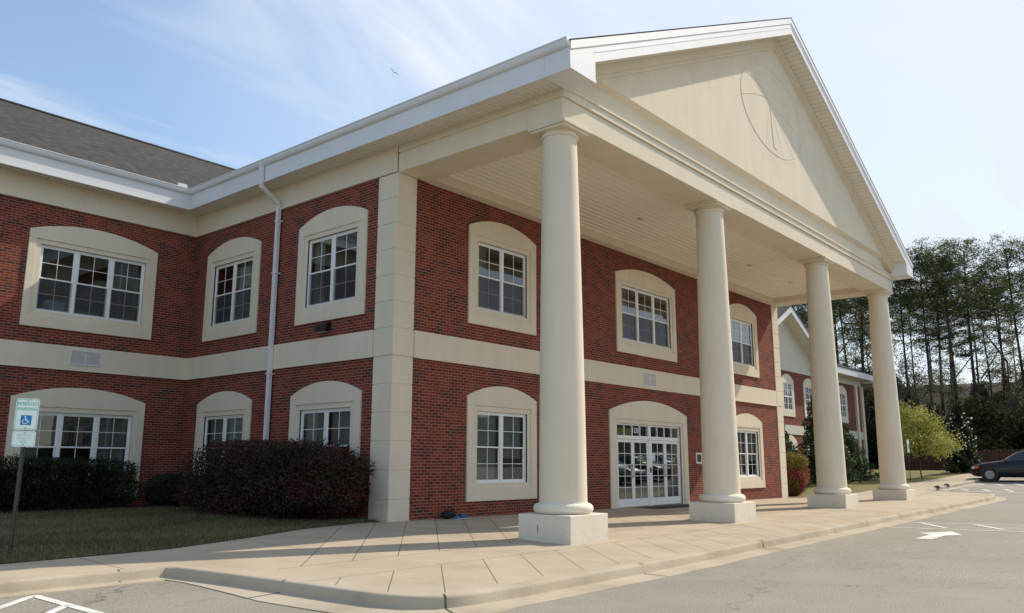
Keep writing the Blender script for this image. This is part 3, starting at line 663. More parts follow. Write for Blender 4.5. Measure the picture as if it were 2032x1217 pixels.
for x in ((leafs[1][0]+leafs[1][1])/2, (leafs[3][0]+leafs[3][1])/2):
    for i, (wd, z) in enumerate(((.50, 1.50), (.44, 1.42))):
        n = 44; m = MB(); hs = [.006+.026*((k*7+i*3) % 5 in (0, 2, 3)) for k in range(n+1)]
        m.grid([[(x-wd/2+wd*k/n, .064, z), (x-wd/2+wd*k/n, .064, z+hs[k])] for k in range(n+1)]); m.build('door_lettering', 'vent_grey', E_, fix=False)
m = MB(); xx = leafs[2][0]+.21; m.box(xx-.09, xx+.09, .058, .062, 1.42, 1.68); m.build('door_notice', 'paper', E_)
m = MB(); Dp = 4.0
for P in (((D0, Dp, -.05), (D1, Dp, -.05), (D1, Dp, 2.8), (D0, Dp, 2.8)), ((D0, .14, -.05), (D0, Dp, -.05), (D0, Dp, 2.8), (D0, .14, 2.8)), ((D1, .14, -.05), (D1, Dp, -.05), (D1, Dp, 2.8), (D1, .14, 2.8)), ((D0, .0, .01), (D1, .0, .01), (D1, Dp, .01), (D0, Dp, .01)), ((D0, .14, 2.6), (D1, .14, 2.6), (D1, Dp, 2.6), (D0, Dp, 2.6))): m.face(P)
m.build('lobby', 'room_warm', E_, fix=False)
m = MB(); m.box(9.62, 10.62, .35, .39, 1.98, 2.46); m.build('yellow_board', 'yellow_board', E_)
# wall plaque by the door, cross vents on the belt band
m = MB(); m.box(14.24, 14.66, -.03, 0, 1.34, 1.72); m.box(14.30, 14.60, -.036, -.03, 1.40, 1.66, 1); m.build('wall_plaque', ['vent_white', 'bronze'], B, bevel=.004)
def cross_vent(cx, cz, w, h, side_y):
    y = side_y-.045; m = MB(); f = .03
    m.box(cx-w/2, cx+w/2, y-.012, y, cz-h/2, cz+h/2); v = m.build('cross_vent', 'vent_grey', B)
    m = MB(); m.box(cx-w/2-f, cx+w/2+f, y-.02, y, cz+h/2, cz+h/2+f); m.box(cx-w/2-f, cx+w/2+f, y-.02, y, cz-h/2-f, cz-h/2); m.box(cx-w/2-f, cx-w/2, y-.02, y, cz-h/2, cz+h/2); m.box(cx+w/2, cx+w/2+f, y-.02, y, cz-h/2, cz+h/2)
    m.build('vent_frame', 'vent_white', v)
    m = MB(); m.box(cx-.022, cx+.022, y-.02, y-.012, cz-h*.36, cz+h*.38); m.box(cx-.09, cx-.022, y-.02, y-.012, cz+h*.10, cz+h*.20); m.box(cx+.022, cx+.09, y-.02, y-.012, cz+h*.10, cz+h*.20); m.build('cross', 'vent_cross', v)
cross_vent(11.2, 4.05, .74, .40, 0); cross_vent(-2.95, 4.10, .76, .34, YL)
# wall pack light on the side wall
m = MB(); m.prism([(0, 4.55), (-.20, 4.50), (-.16, 4.70), (0, 4.78)], 'xz', 2.30, 2.72); lt = m.build('wall_light', 'black_metal', B, bevel=.012)
m = MB(); m.box(-.17, -.03, 2.34, 2.68, 4.492, 4.502); m.build('lens', 'vent_grey', lt)

# columns -----------------------------------------------------------
COLX = [.447, 7.107, 14.93, 21.567]; YC = -4.44
def lathe_prof():
    pr = []
    for i in range(13):
        t = i/12; z = .60+(7.86-.60)*t; rr = .458-(.458-.352)*(t*.55+.45*t*t); pr.append((rr, z))
    return pr
for cxx in COLX:
    zg = H(cxx, YC)
    m = MB(); m.box(cxx-.606, cxx+.606, YC-.606, YC+.606, zg-.2, .389); col = m.build('column_plinth', 'plinth_stucco', None, bevel=.012)
    col.parent = B; col.name = 'column'
    m = MB(); tor = [(.40, .389)]+[(.475+.095*math.cos(a), .485+.096*math.sin(a)) for a in [-math.pi/2+math.pi*i/12 for i in range(13)]]+[(.47, .585), (.468, .60), (.455, .602)]
    m.lathe(tor, cxx, YC); m.build('torus_base', 'plinth_stucco', col, smooth=45)
    m = MB(); m.lathe(lathe_prof(), cxx, YC, 64); m.build('shaft', 'stucco', col, smooth=45)
    m = MB(); m.lathe([(.352, 7.86), (.375, 7.865), (.392, 7.885), (.392, 7.91), (.375, 7.93), (.358, 7.935), (.358, 7.985)], cxx, YC, 64); m.build('neck_ring', 'stucco', col, smooth=30)
    m = MB(); m.box(cxx-.43, cxx+.43, YC-.43, YC+.43, 7.985, 8.035); m.box(cxx-.47, cxx+.47, YC-.47, YC+.47, 8.035, 8.099); m.build('capital', 'stucco', col, bevel=.012)

m = MB(); xp = COLX[0]-.606-.0015; m.face([(xp, -4.312, .20), (xp, -4.290, .21), (xp, -4.286, .10), (xp, -4.298, .03), (xp, -4.308, .10)]); mat('rust', (.22, .17, .125), .9); m.build('rust_streak', 'rust', [o for o in B.children if o.name.startswith('column')][0], fix=False)
# entablature -------------------------------------------------------
YE = -4.85
m = MB()
m.box(0, X1, YE, -3.95, 8.10, 8.56); m.box(0, .95, -3.95, -.012, 8.10, 8.56); m.box(X1-.95, X1, -3.95, -.012, 8.10, 8.56)
m.box(.004, X1-.004, YE+.012, -3.96, 8.56, 8.58); m.box(.004, .9, -3.95, -.06, 8.56, 8.58); m.box(X1-.9, X1-.004, -3.95, -.06, 8.56, 8.58)
m.box(-.012, X1+.012, YE-.04, -3.96, 8.58, 8.80); m.box(-.012, .9, -3.96, -.012, 8.58, 8.80); m.box(X1-.9, X1+.012, -3.96, -.06, 8.58, 8.80)
m.box(-.05, X1+.05, YE-.075, YE-.04, 8.745, 8.80)
m.build('entablature', 'stucco', B, bevel=.008)
m = MB(); m.box(.95, X1-.95, -.30, -.003, 8.085, 8.40); m.build('wall_beam', 'stucco', B, bevel=.006)
m = MB(); m.box(.30, X1-.30, -.0, th, ZFR+.303, ZSO+.2); m.build('upper_wall', 'stucco', B)
# ribbed ceiling (boards run along x)
def ribbed(a0, a1, pitch, groove, depth):
    out = []; a = a0
    while a < a1-1e-6:
        b = min(a+pitch, a1); out += [(a, 0), (b-groove, 0), (b-groove*.75, depth), (b-groove*.25, depth)]; a = b
    out.append((a1, 0)); return out
m = MB(); pf = ribbed(-3.96, -.29, .21, .07, .035); m.grid([[(x, y, 8.30+d) for y, d in pf] for x in (.94, X1-.94)]); ce = m.build('porch_ceiling', 'ceiling_board', B, fix=False)
for k, x in enumerate((3.8, 7.5, 11.2, 14.9, 18.6)):
    m = MB(); m.lathe([(.11, 8.30), (.11, 8.285), (.085, 8.285), (.08, 8.35)], x, -2.1, 24); m.build('recessed_light', 'vent_white', ce, smooth=40)
m = MB(); m.lathe([(.05, 8.30), (.05, 8.26), (.02, 8.22), (.0, 8.22)], 9.4, -3.1, 16); m.build('smoke_sensor', 'vent_white', ce, smooth=40)

# gable -------------------------------------------------------------
XM = 11.09; ZA = 14.94; ZAb = 14.42; SL = .4824; YG = -5.51; YT = -4.92; XE0, XE1 = -.63, 22.81
def zr(x, top): return top-SL*abs(x-XM)
m = MB(); m.prism([(.0, 8.80), (X1, 8.80), (X1, zr(X1, ZAb)+.1), (XM, ZAb+.1), (0, zr(0, ZAb)+.1)], 'xz', YT+.15, YT+.35); m.build('gable_wall', 'stucco', B)
# tympanum panel with bevelled foot, proud of the gable wall
zb = 9.36
def tymp_x(z): return (ZAb-.30-z)/SL
m = MB(); xa, xb = XM-tymp_x(zb), XM+tymp_x(zb); xa2, xb2 = XM-tymp_x(zb-.12), XM+tymp_x(zb-.12)
m.prism([(xa, zb), (xb, zb), (XM, ZAb-.30)], 'xz', YT, YT+.15)
m.face([(xa, YT, zb), (xb, YT, zb), (xb2, YT+.15, zb-.10), (xa2, YT+.15, zb-.10)])
ty = m.build('tympanum', 'stucco', B)
m = MB()
for s in (-1, 1):
    xe = XM+s*(XM-.2)
    m.prism([(XM, ZAb+.02), (xe, zr(xe, ZAb)+.02), (xe, zr(xe, ZAb)-.20), (XM, ZAb-.20)], 'xz', YT-.10, YT+.16)
    m.prism([(XM, ZAb-.20), (xe, zr(xe, ZAb)-.20), (xe, zr(xe, ZAb)-.30), (XM, ZAb-.30)], 'xz', YT-.045, YT+.16)
m.build('rake_moulding', 'stucco', B)
# emblem in relief on the tympanum: ellipse with a long stemmed figure and rays
m = MB(); ex, ez, ea, eb = 10.72, 11.86, 2.26, 1.36
def rail(pts, r=.009): m.tube([(x, YT+.001, z) for x, z in pts], r, 8)
rail([(ex+ea*math.cos(t), ez+eb*math.sin(t)) for t in [2*math.pi*i/72 for i in range(73)]], .013)
rail([(ex+ea*1.07*math.cos(t), ez+eb*1.07*math.sin(t)) for t in [math.radians(-75+230*i/48) for i in range(49)]], .008)
rail([(8.46, 11.69), (9.3, 11.98), (10.12, 12.19), (10.36, 12.2), (10.51, 12.10)], .012); rail([(10.51, 12.12), (10.55, 11.4), (10.62, 10.72), (10.84, 10.70)], .014)
rail([(9.0, 12.54), (9.6, 12.45), (10.05, 12.38), (10.17, 12.3), (10.18, 12.19)], .010)
rail([(10.40, 13.30), (10.72, 13.32), (10.86, 13.22), (10.70, 13.04), (11.15, 12.98), (11.62, 12.86)], .009)
rail([(11.15, 12.88), (11.0, 12.62), (10.87, 12.45)]); rail([(11.18, 12.36), (11.62, 12.42), (12.05, 12.46)]); rail([(10.75, 12.06), (11.8, 11.92), (12.86, 11.72)])
rail([(10.47, 12.0), (10.2, 11.2), (10.05, 10.62)], .005); rail([(10.62, 12.0), (11.0, 11.2), (11.35, 10.62)], .005); rail([(10.72, 12.0), (11.5, 11.3), (12.1, 10.82)], .005)
m.build('emblem', 'stucco', ty, smooth=40)

# eaves: soffit, fascia, gutter --------------------------------------
EO = -.63; YO = YL-.60
m = MB()
def soffit_y(xa, xb, ya, yb, z):       # ribs across, running along y
    pf = ribbed(ya, yb, .135, .06, .03); m.grid([[(x, y, z+d) for y, d in pf] for x in (xa, xb)])
def soffit_x(xa, xb, ya, yb, z):
    pf = ribbed(xa, xb, .135, .06, .03); m.grid([[(x, y, z+d) for x, d in pf] for y in (ya, yb)])
soffit_y(EO+.02, .0, YG+.05, YO, ZSO); soffit_x(XL, EO+.02, YO+.02, YL, ZSO); soffit_y(EO+.02, 0, YO, YL, ZSO)
soffit_y(X1, XE1-.02, YG+.05, 12, ZSO)
# raking soffits under the gable overhang, ribs across the slope
for s in (-1, 1):
    pf = ribbed(.0, XM-.2+.0, .16, .07, .035); m.grid([[(XM+s*d, y, zr(XM+s*d, ZAb)+.02+q) for d, q in pf] for y in (YG+.02, YT+.06)])
m.build('soffit', 'soffit', B, fix=False)
m = MB()
FZ = 9.17
m.box(EO, EO+.03, YT+.045, YO, ZSO-.03, FZ); m.box(XL, EO, YO, YO+.03, ZSO-.03, FZ); m.box(EO, EO+.03, YO, YO+.03, ZSO-.03, FZ)
m.box(EO-.012, EO, YG+.0, YO-.012, ZSO-.03, ZSO+.03); m.box(XL, EO-.012, YO-.012, YO, ZSO-.03, ZSO+.03)
m.build('eave_fascia', 'white_trim', B)
m = MB(); m.box(XE1-.03, XE1, YT+.045, 12, ZSO-.03, FZ); m.build('eave_fascia', 'white_trim', B)
# gable returns and rake fascia (two steps)
m = MB()
for s in (-1, 1):
    xi = XM+s*(XM-.22); xo = XM+s*(XM-EO)
    a, b = sorted((xi, xo))
    pts = [(xo, ZSO-.03), (xo, zr(xo, ZA)-.02), (xi, zr(xi, ZA)-.02), (xi, ZSO-.03)]
    m.prism(pts, 'xz', YG, YT+.04)
    m.box(a-.006, b+.006, YG-.012, YG, ZSO-.03, ZSO+.035)
    m.prism([(xi, zr(xi, ZA)-.02), (XM, ZA-.02), (XM, ZAb), (xi, zr(xi, ZAb))], 'xz', YG, YG+.03)
    m.prism([(xo, zr(xo, ZA)), (XM, ZA), (XM, ZA-.17), (xo, zr(xo, ZA)-.17)], 'xz', YG-.022, YG-.001)
    m.prism([(xi, zr(xi, ZA)-.29), (XM, ZA-.29), (XM, ZA-.315), (xi, zr(xi, ZA)-.315)], 'xz', YG-.010, YG-.001)
m.build('rake_fascia', 'white_trim', B)
# gutters (K profile)
def gutter(pts_fn, L0, L1, name='gutter', mitre0=0, mitre1=0):
    prof = [(0, 9.17), (.035, 9.17), (.075, 9.20), (.10, 9.26), (.10, 9.30), (.12, 9.315), (.12, 9.335), (.0, 9.335)]
    m = MB(); m.grid([[pts_fn(L+mi*o, o, z) for o, z in prof] for L, mi in ((L0, mitre0), (L1, mitre1))])
    m.face([pts_fn(L0+mitre0*o, o, z) for o, z in prof]); m.face([pts_fn(L1+mitre1*o, o, z) for o, z in prof]); return m.build(name, 'white_trim', B)
gutter(lambda L, o, z: (EO-o, L, z), YG-.0, YO, mitre1=-1); gutter(lambda L, o, z: (L, YO-o, z), XL, EO, mitre1=-1)
# downspout with elbows and straps
m = MB(); yd = 4.66
m.tube([(EO-.07, yd, 9.19), (EO-.07, yd, 8.72), (EO-.05, yd, 8.60), (-.14, yd, 8.24), (-.105, yd, 8.10), (-.105, yd, .1)], .075, 4, square=True)
dn = m.build('downspout', 'white_trim', B, bevel=.008)
m = MB()
for z in (7.75, 6.3, 3.6, 1.6): m.box(-.17, -.0, yd-.085, yd+.085, z, z+.03)
m.build('strap', 'white_trim', dn)

# roofs ---------------------------------------------------------------
def slope_uv(c): return (c.y, math.hypot(0, 0)+c.z*2.3)
m = MB(); ov = .05
def roof_quad(P, flip=False): m.face(P)
for s in (-1, 1):
    xo = XM+s*(XM-EO+.03); zt = zr(xo, ZA)+.012
    m.prism([(xo, zt), (XM, ZA+.012), (XM, ZA+.034), (xo, zt+.02)], 'xz', YG-.03, 22)
m.uv = lambda c: (c.y, c.z*2.3)
m.build('portico_roof', 'shingles', B)
m = MB(); y2, z2 = 17.05, 13.80; ze = 9.36
sl2 = (z2-ze)/(y2-(YO+.0))
m.prism([(YO-.05, ze-.02), (y2, z2), (26.2, ze-.02), (26.2, ze-.08), (y2, z2-.06), (YO-.05, ze-.08)], 'yz', XL-2, 8.5)
m.uv = lambda c: (c.x, c.z*2.3); m.build('wing_roof', 'shingles', B)
m = MB(); m.tube([(XL-2, y2, z2+.0), (8.4, y2, z2+.0)], .07, 6); m.build('ridge_cap', 'black_metal', B)
m = MB(); m.box(-1.0, -.72, 8.55, 8.75, 9.36, 9.50); m.build('roof_flashing', 'white_trim', B)

# ---------------------------------------------------------------- neighbouring wing building (far right)
NB = thing('neighbour_building', 'distant brick building with white gable and hipped grey roof behind the evergreens', 'building', (0, 0, 0))
YB = 8.0; OZ = -.42
def nwin(cx, zb, W=2.2, FW=1.5):
    m = MB(); a = FW/2
    m.box(cx-W/2, cx-a, YB-.05, YB, zb, zb+2.3); m.box(cx+a, cx+W/2, YB-.05, YB, zb, zb+2.3); m.box(cx-a, cx+a, YB-.05, YB, zb, zb+.42)
    m.prism([(cx-W/2, zb+2.3), (cx+W/2, zb+2.3)]+arc_top(cx-W/2, cx+W/2, zb+2.45, zb+2.9), 'xz', YB-.05, YB)
    s = m.build('window', 'stucco', NB)
    m = MB(); z0, z1 = zb+.42, zb+2.3; t = .07
    m.box(cx-a, cx+a, YB-.03, YB+.03, z0, z0+t); m.box(cx-a, cx+a, YB-.03, YB+.03, z1-t, z1); m.box(cx-a, cx-a+t, YB-.03, YB+.03, z0+t, z1-t); m.box(cx+a-t, cx+a, YB-.03, YB+.03, z0+t, z1-t)
    m.box(cx-.05, cx+.05, YB-.03, YB+.03, z0+t, z1-t); zm = (z0+z1)/2; m.box(cx-a+t, cx-.05, YB-.028, YB+.028, zm-.04, zm+.04); m.box(cx+.05, cx+a-t, YB-.028, YB+.028, zm-.04, zm+.04)
    for q in (-1, 1):
        xm = cx+q*(a/2); m.box(xm-.015, xm+.015, YB-.01, YB+.02, z0+t, z1-t)
        for zz in ((z0+zm)/2, (z1+zm)/2): m.box(min(cx+q*.05, cx+q*(a-t)), max(cx+q*.05, cx+q*(a-t)), YB-.008, YB+.018, zz-.015, zz+.015)
    m.build('sash_frame', 'vinyl', s)
    m = MB(); m.face([(cx-a, YB+.01, z0), (cx+a, YB+.01, z0), (cx+a, YB+.01, z1), (cx-a, YB+.01, z1)]); m.build('pane', 'glass', s, fix=False)
    m = MB(); m.box(cx-a, cx+a, YB+.12, YB+.2, z0, z1); m.build('room', 'dark_room', s)
NW = [(43.0, 4.55), (47.0, 4.55), (53.9, 4.55), (43.0, .4), (47.0, .4), (53.9, .4)]
m = MB(); wall_cells(m, 34, 58.6, -1, 8.4, [(c-.75, c+.75, z+.42, z+2.3) for c, z in NW], lambda a, b, c, d: m.box(a, b, YB, YB+.22, c, d))
m.box(58.38, 58.6, YB+.22, 20, -1, 8.4); m.box(34, 34.22, YB+.22, 20, -1, 8.4)
m.uv = lambda c: (c.x+c.y, c.z); m.build('brick_wall', 'brick', NB)
for c, z in NW: nwin(c, z)
m = MB(); m.box(34, 58.6, YB-.05, YB, 3.35, 3.97); m.box(34, 58.6, YB-.06, YB, 7.66, 8.55); m.prism([(36.0, 8.55), (48.3, 8.55), (42.2, 11.6)], 'xz', YB-.06, YB+.1); m.build('stucco_band', 'pale_stucco', NB)
for x in (56.9, 58.35):
    m = MB(); m.box(x+.02, x+.43, YB-.14, YB+.3, -.4, 7.66)
    for k in range(13): m.box(x, x+.45, YB-.16, YB-.14, -.4+k*.62, -.4+k*.62+.58)
    m.build('corner_pier', 'stucco', NB)
m = MB(); sg = .51
for s in (-1, 1):
    xa, xb = 42.2, 42.2+s*6.1
    zt, ze_ = 12.0, 12.0-6.1*sg
    m.prism([(xa, zt), (xb, ze_), (xb, ze_-.45), (xa, zt-.45)], 'xz', YB-.95, YB-.85)
    a, b = sorted((xb, xb-s*.9)); m.box(a, b, YB-.95, YB, ze_-.62, ze_-.1)
m.box(48.3, 59.9, YB-.9, YB-.8, 8.15, 8.62); m.box(58.9, 60.6, YB-1.0, YB+4, 7.95, 8.15)
m.box(60.5, 60.6, YB-1.0, 14, 7.7, 8.1); m.box(58.8, 60.6, YB-1.05, YB-.95, 7.6, 8.12)
m.build('fascia', 'white_trim', NB)
m = MB()
for s in (-1, 1):
    xb = 42.2+s*6.1; m.face([(42.2, YB-.85, 11.6), (xb, YB-.85, 11.6-6.1*sg), (xb, YB, 11.6-6.1*sg), (42.2, YB, 11.6)])
m.face([(48.3, YB-.8, 8.18), (59.8, YB-.8, 8.18), (59.8, YB, 8.18), (48.3, YB, 8.18)]); m.build('soffit', 'soffit', NB, fix=False)
m = MB()
for s in (-1, 1):
    xb = 42.2+s*6.2; m.prism([(42.2, 12.05), (xb, 12.05-6.2*sg), (xb, 12.0-6.2*sg), (42.2, 12.0)], 'xz', YB-1.0, 20)
m.face([(48.0, YB-.95, 8.66), (60.0, YB-.95, 8.66), (54.5, YB+6, 11.6), (48.0, YB+6, 11.6)]); m.face([(60.0, YB-.95, 8.66), (60.0, 20, 8.66), (54.5, YB+6, 11.6)])
m.uv = lambda c: (c.x+c.y, c.z*2.3); m.build('roof', 'shingles', NB, fix=False)

# ---------------------------------------------------------------- foliage
def leaves(name, material, centres, size, parent=None, aspect=1.8, up_bias=0.0, rnd=None, droop=0):
    """one leaf quad per centre (Nx3)"""
    n = len(centres); c = np.asarray(centres, float)
    a = np.random.normal(size=(n, 3)); a[:, 2] = a[:, 2]*(1-up_bias)-droop; a /= np.linalg.norm(a, axis=1)[:, None]
    b = np.cross(a, np.random.normal(size=(n, 3))); b /= np.linalg.norm(b, axis=1)[:, None]
    sz = size*(.6+.8*np.random.rand(n))[:, None]
    L = a*sz; Wd = b*sz/aspect
    V = np.stack([c-L*.5, c+Wd*.5, c+L*.5, c-Wd*.5], 1).reshape(-1, 3)
    me = bpy.data.meshes.new(name); me.vertices.add(4*n); me.vertices.foreach_set('co', V.ravel())
    me.loops.add(4*n); me.loops.foreach_set('vertex_index', np.arange(4*n)); me.polygons.add(n); me.polygons.foreach_set('loop_start', np.arange(0, 4*n, 4))
    try: me.polygons.foreach_set('loop_total', np.full(n, 4))
    except Exception: pass
    at = me.attributes.new('rnd', 'FLOAT', 'FACE'); r = np.random.rand(n) if rnd is None else np.clip(rnd+np.random.normal(0, .14, n), 0, 1)
    at.data.foreach_set('value', r.astype(np.float32)); me.materials.append(MATS[material]); me.update(calc_edges=True); me.validate()
    o = bpy.data.objects.new(name, me); C.objects.link(o)
    if parent: o.parent = parent
    return o
def lumpy(n, size, box=False, seed=0, fill=.35, lumps=9):
    """points near the uneven shell of a rounded box/ellipsoid sitting on z=0; size=(sx,sy,sz)"""
    rg = np.random.RandomState(seed); d = rg.normal(size=(n, 3)); d /= np.linalg.norm(d, axis=1)[:, None]
    if box:
        k = 4.0; d /= (np.abs(d)**k).sum(1)[:, None]**(1/k)
    ph = rg.rand(lumps, 3)*6.28; fr = rg.normal(size=(lumps, 3))*3.2
    w_ = sum(np.sin(d@fr[i]+ph[i, 0]) for i in range(lumps))/lumps
    r = 1+.22*w_; r = r*(1-fill*rg.rand(n)**2.2)+.04*rg.normal(size=n)
    p = d*r[:, None]*np.array(size)/2; p[:, 2] += size[2]/2
    return p[p[:, 2] > .01], w_[p[:, 2] > .01]
def shrub(name, label, cat, loc, size, material, n, leaf, box=False, seed=1, group=None, stems=10, tips=0, rot=0):
    root = thing(name, label, cat, loc, rot, group)
    p, w_ = lumpy(n, size, box, seed)
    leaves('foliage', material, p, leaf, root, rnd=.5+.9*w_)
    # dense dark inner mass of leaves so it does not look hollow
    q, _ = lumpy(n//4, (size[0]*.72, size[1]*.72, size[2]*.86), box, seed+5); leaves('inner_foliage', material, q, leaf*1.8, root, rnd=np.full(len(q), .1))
    m = MB(); rg = random.Random(seed)
    for k in range(stems):
        a = rg.random()*6.28; r = rg.random()*.4; e = Vector((size[0]*.5*r*math.cos(a)*1.3, size[1]*.5*r*math.sin(a)*1.3, size[2]*(.6+.3*rg.random())))
        m.tube([(e.x*.2, e.y*.2, -.05), (e.x*.6, e.y*.6, e.z*.5), e], [.025, .018, .008], 5)
    for k in range(tips):
        a = rg.random()*6.28; r = .3+.65*rg.random()**.5; bx, by = size[0]*.5*r*math.cos(a), size[1]*.5*r*math.sin(a); bz = size[2]*.88
        hgt = .12+.28*rg.random(); m.tube([(bx, by, bz-.2), (bx+.05*rg.random(), by, bz+hgt*.5), (bx+rg.uniform(-.12, .12), by+rg.uniform(-.12, .12), bz+hgt)], [.006, .004, .002], 4)
    m.build('stem', 'bark', root)
    if tips:
        rg2 = np.random.RandomState(seed+9); k = tips*16; a = rg2.rand(k)*6.28; r = .3+.65*rg2.rand(k)**.5
        leaves('sprig', material, np.stack([size[0]*.5*r*np.cos(a), size[1]*.5*r*np.sin(a), size[2]*(.93+.13*rg2.rand(k)**1.5)], 1), leaf, root, rnd=np.full(k, .8))
    return root
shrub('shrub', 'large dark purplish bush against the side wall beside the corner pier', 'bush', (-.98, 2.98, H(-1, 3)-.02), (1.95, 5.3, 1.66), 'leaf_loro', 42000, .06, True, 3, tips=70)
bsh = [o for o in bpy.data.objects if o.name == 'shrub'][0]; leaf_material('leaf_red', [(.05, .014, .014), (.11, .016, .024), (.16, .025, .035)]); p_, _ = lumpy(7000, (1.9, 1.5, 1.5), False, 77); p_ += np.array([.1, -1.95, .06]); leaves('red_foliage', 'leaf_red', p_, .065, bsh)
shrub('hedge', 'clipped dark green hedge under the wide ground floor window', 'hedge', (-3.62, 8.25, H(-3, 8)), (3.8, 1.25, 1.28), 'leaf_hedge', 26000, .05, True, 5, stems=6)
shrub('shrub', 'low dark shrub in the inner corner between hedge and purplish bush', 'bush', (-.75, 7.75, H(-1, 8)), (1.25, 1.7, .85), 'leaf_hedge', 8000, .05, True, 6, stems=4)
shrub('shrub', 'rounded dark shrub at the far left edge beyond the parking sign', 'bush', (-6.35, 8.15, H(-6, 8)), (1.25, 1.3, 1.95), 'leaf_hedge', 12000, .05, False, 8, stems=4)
az = shrub('azalea_bush', 'pink and yellow green azalea bush at the far corner pier', 'bush', (23.75, .55, H(23.6, .5)), (1.7, 1.7, 1.75), 'leaf_azalea', 14000, .075, False, 11)
p_, w__ = lumpy(7000, (1.7, 1.7, .9), False, 12); p_[:, 2] += 1.0; leaves('upper_foliage', 'leaf_azalea_top', p_, .07, az)
def conifer(name, label, loc, h, rad, seed, group=None, n=16000, material='leaf_conifer', leaf=.13):
    root = thing(name, label, 'tree', loc, 0, group); rg = np.random.RandomState(seed)
    t = rg.rand(n)**1.25; a = rg.rand(n)*6.28; k = 1+.28*np.sin(a*5+t*17)+.18*np.sin(a*3-t*31); r = rad*(1-t)**.75*k*(1-.45*rg.rand(n)**2)+.05
    p = np.stack([r*np.cos(a), r*np.sin(a), .1+h*t+.06*rg.normal(size=n)], 1); leaves('crown', material, p, leaf, root, rnd=.5+.5*np.sin(a*5+t*17))
    m = MB(); m.tube([(0, 0, -.1), (.03, 0, h*.5), (0, 0, h*.97)], [.10, .06, .015], 6); m.build('trunk', 'bark', root); return root
conifer('evergreen_shrub', 'tall rough evergreen beside the far corner pier above the azalea', (26.6, 2.6, H(26.6, 2.6)), 5.0, 1.15, 21)
conifer('evergreen_shrub', 'shorter dark evergreen behind the azalea in front of the neighbour building', (29.4, 3.4, H(29.4, 3.4)), 3.7, 1.2, 22)
conifer('evergreen_shrub', 'tall conical evergreen between the third and fourth columns', (33.6, 2.4, H(33.6, 2.4)), 5.6, 1.35, 23)
conifer('evergreen_shrub', 'squat bushy evergreen at the foot of the tall conical one', (36.4, 2.6, H(36.4, 2.6)), 3.4, 1.6, 24)

def bare_tree(name, label, loc, h, seed, group=None, spring=0, spread=.35, material='bark_grey', cat='tree', leafmat='leaf_spring', leafsize=.12, thick=1):
    root = thing(name, label, cat, loc, 0, group); rg = random.Random(seed); m = MB(); tips = []
    def br(p, d, L, r, lev):
        pts = [p]; q = p.copy(); dd = d.copy(); k = 4
        for i in range(k):
            dd = (dd+Vector((rg.uniform(-1, 1), rg.uniform(-1, 1), rg.uniform(-.2, .5)))*.13).normalized(); q = q+dd*L/k; pts.append(q.copy())
        m.tube(pts, [r*(1-.17*i) for i in range(k+1)], 5 if lev < 2 else 3)
        if lev >= 2: tips.extend(pts[1:])
        if lev < 4:
            for i in range(3 if lev < 3 else 2):
                at = pts[rg.randint(1 if lev else 2, k)]; a = rg.random()*6.28; nd = (dd*.8+Vector((math.cos(a), math.sin(a), rg.uniform(.0, .5)))*(spread+.35)).normalized()
                br(at, nd, L*rg.uniform(.5, .72), r*.5, lev+1)
    br(Vector((0, 0, -.1)), Vector((rg.uniform(-.05, .05), rg.uniform(-.05, .05), 1)), h*.5, h*.011*thick, 0)
    m.build('trunk', material, root)
    if spring and tips:
        T = np.array([tuple(t) for t in tips]); idx = np.random.randint(0, len(T), spring); leaves('crown', leafmat, T[idx]+np.random.normal(0, h*.022, (spring, 3)), leafsize, root)
    return root
# small leafing tree with yellow green leaves and the flowering magnolia
bare_tree('young_tree', 'small spreading tree with fresh yellow green leaves by the parking lot', (38.4, -1.25, H(38.4, -1.2)-.05), 4.2, 5, spring=9000, spread=.75, leafmat='leaf_yellow', leafsize=.12, material='bark_grey')
yt = [o for o in bpy.data.objects if o.name == 'young_tree'][0]
PP = []; WW = []
for i, (dx, dy, dz, sx, sz) in enumerate([(0, 0, 2.2, 2.6, 1.9), (-1.3, .5, 1.6, 1.9, 1.3), (1.3, -.5, 1.5, 2.0, 1.3), (.5, 1.3, 1.8, 1.8, 1.2), (-.4, -1.4, 1.6, 1.9, 1.2), (-.6, .3, 3.1, 1.5, 1.3), (.9, -.2, 2.7, 1.5, 1.0), (1.9, -.9, 1.9, 1.0, .8), (-1.9, .9, 2.2, 1.0, .9)]):
    q_, v_ = lumpy(int(430*sx*sx), (sx, sx, sz*1.05), False, 300+i, fill=.9, lumps=5); q_ = q_+np.random.normal(0, .17, q_.shape); PP.append(q_+np.array([dx*.9, dy*.9, dz*1.02-.3])); WW.append(v_)
PP = np.concatenate(PP); WW = np.concatenate(WW); leaves('outer_crown', 'leaf_yellow', PP, .11, yt, rnd=.5+.9*WW)
mg = conifer('magnolia_tree', 'dark glossy magnolia dotted with white flowers behind the parked car', (44.0, -2.2, H(44, -2.2)), 3.9, .85, 31, material='leaf_magnolia', leaf=.16, n=9000)
p_, _ = lumpy(150, (1.6, 1.6, 3.7), False, 33, fill=.05); leaves('blossom', 'petal_white', p_, .12, mg, aspect=1.1)
bare_tree('bare_shrub', 'thin leafless ornamental tree against the neighbour building', (31.5, 5.2, H(31.5, 5.2)), 6.4, 14, spread=.6, thick=.6)

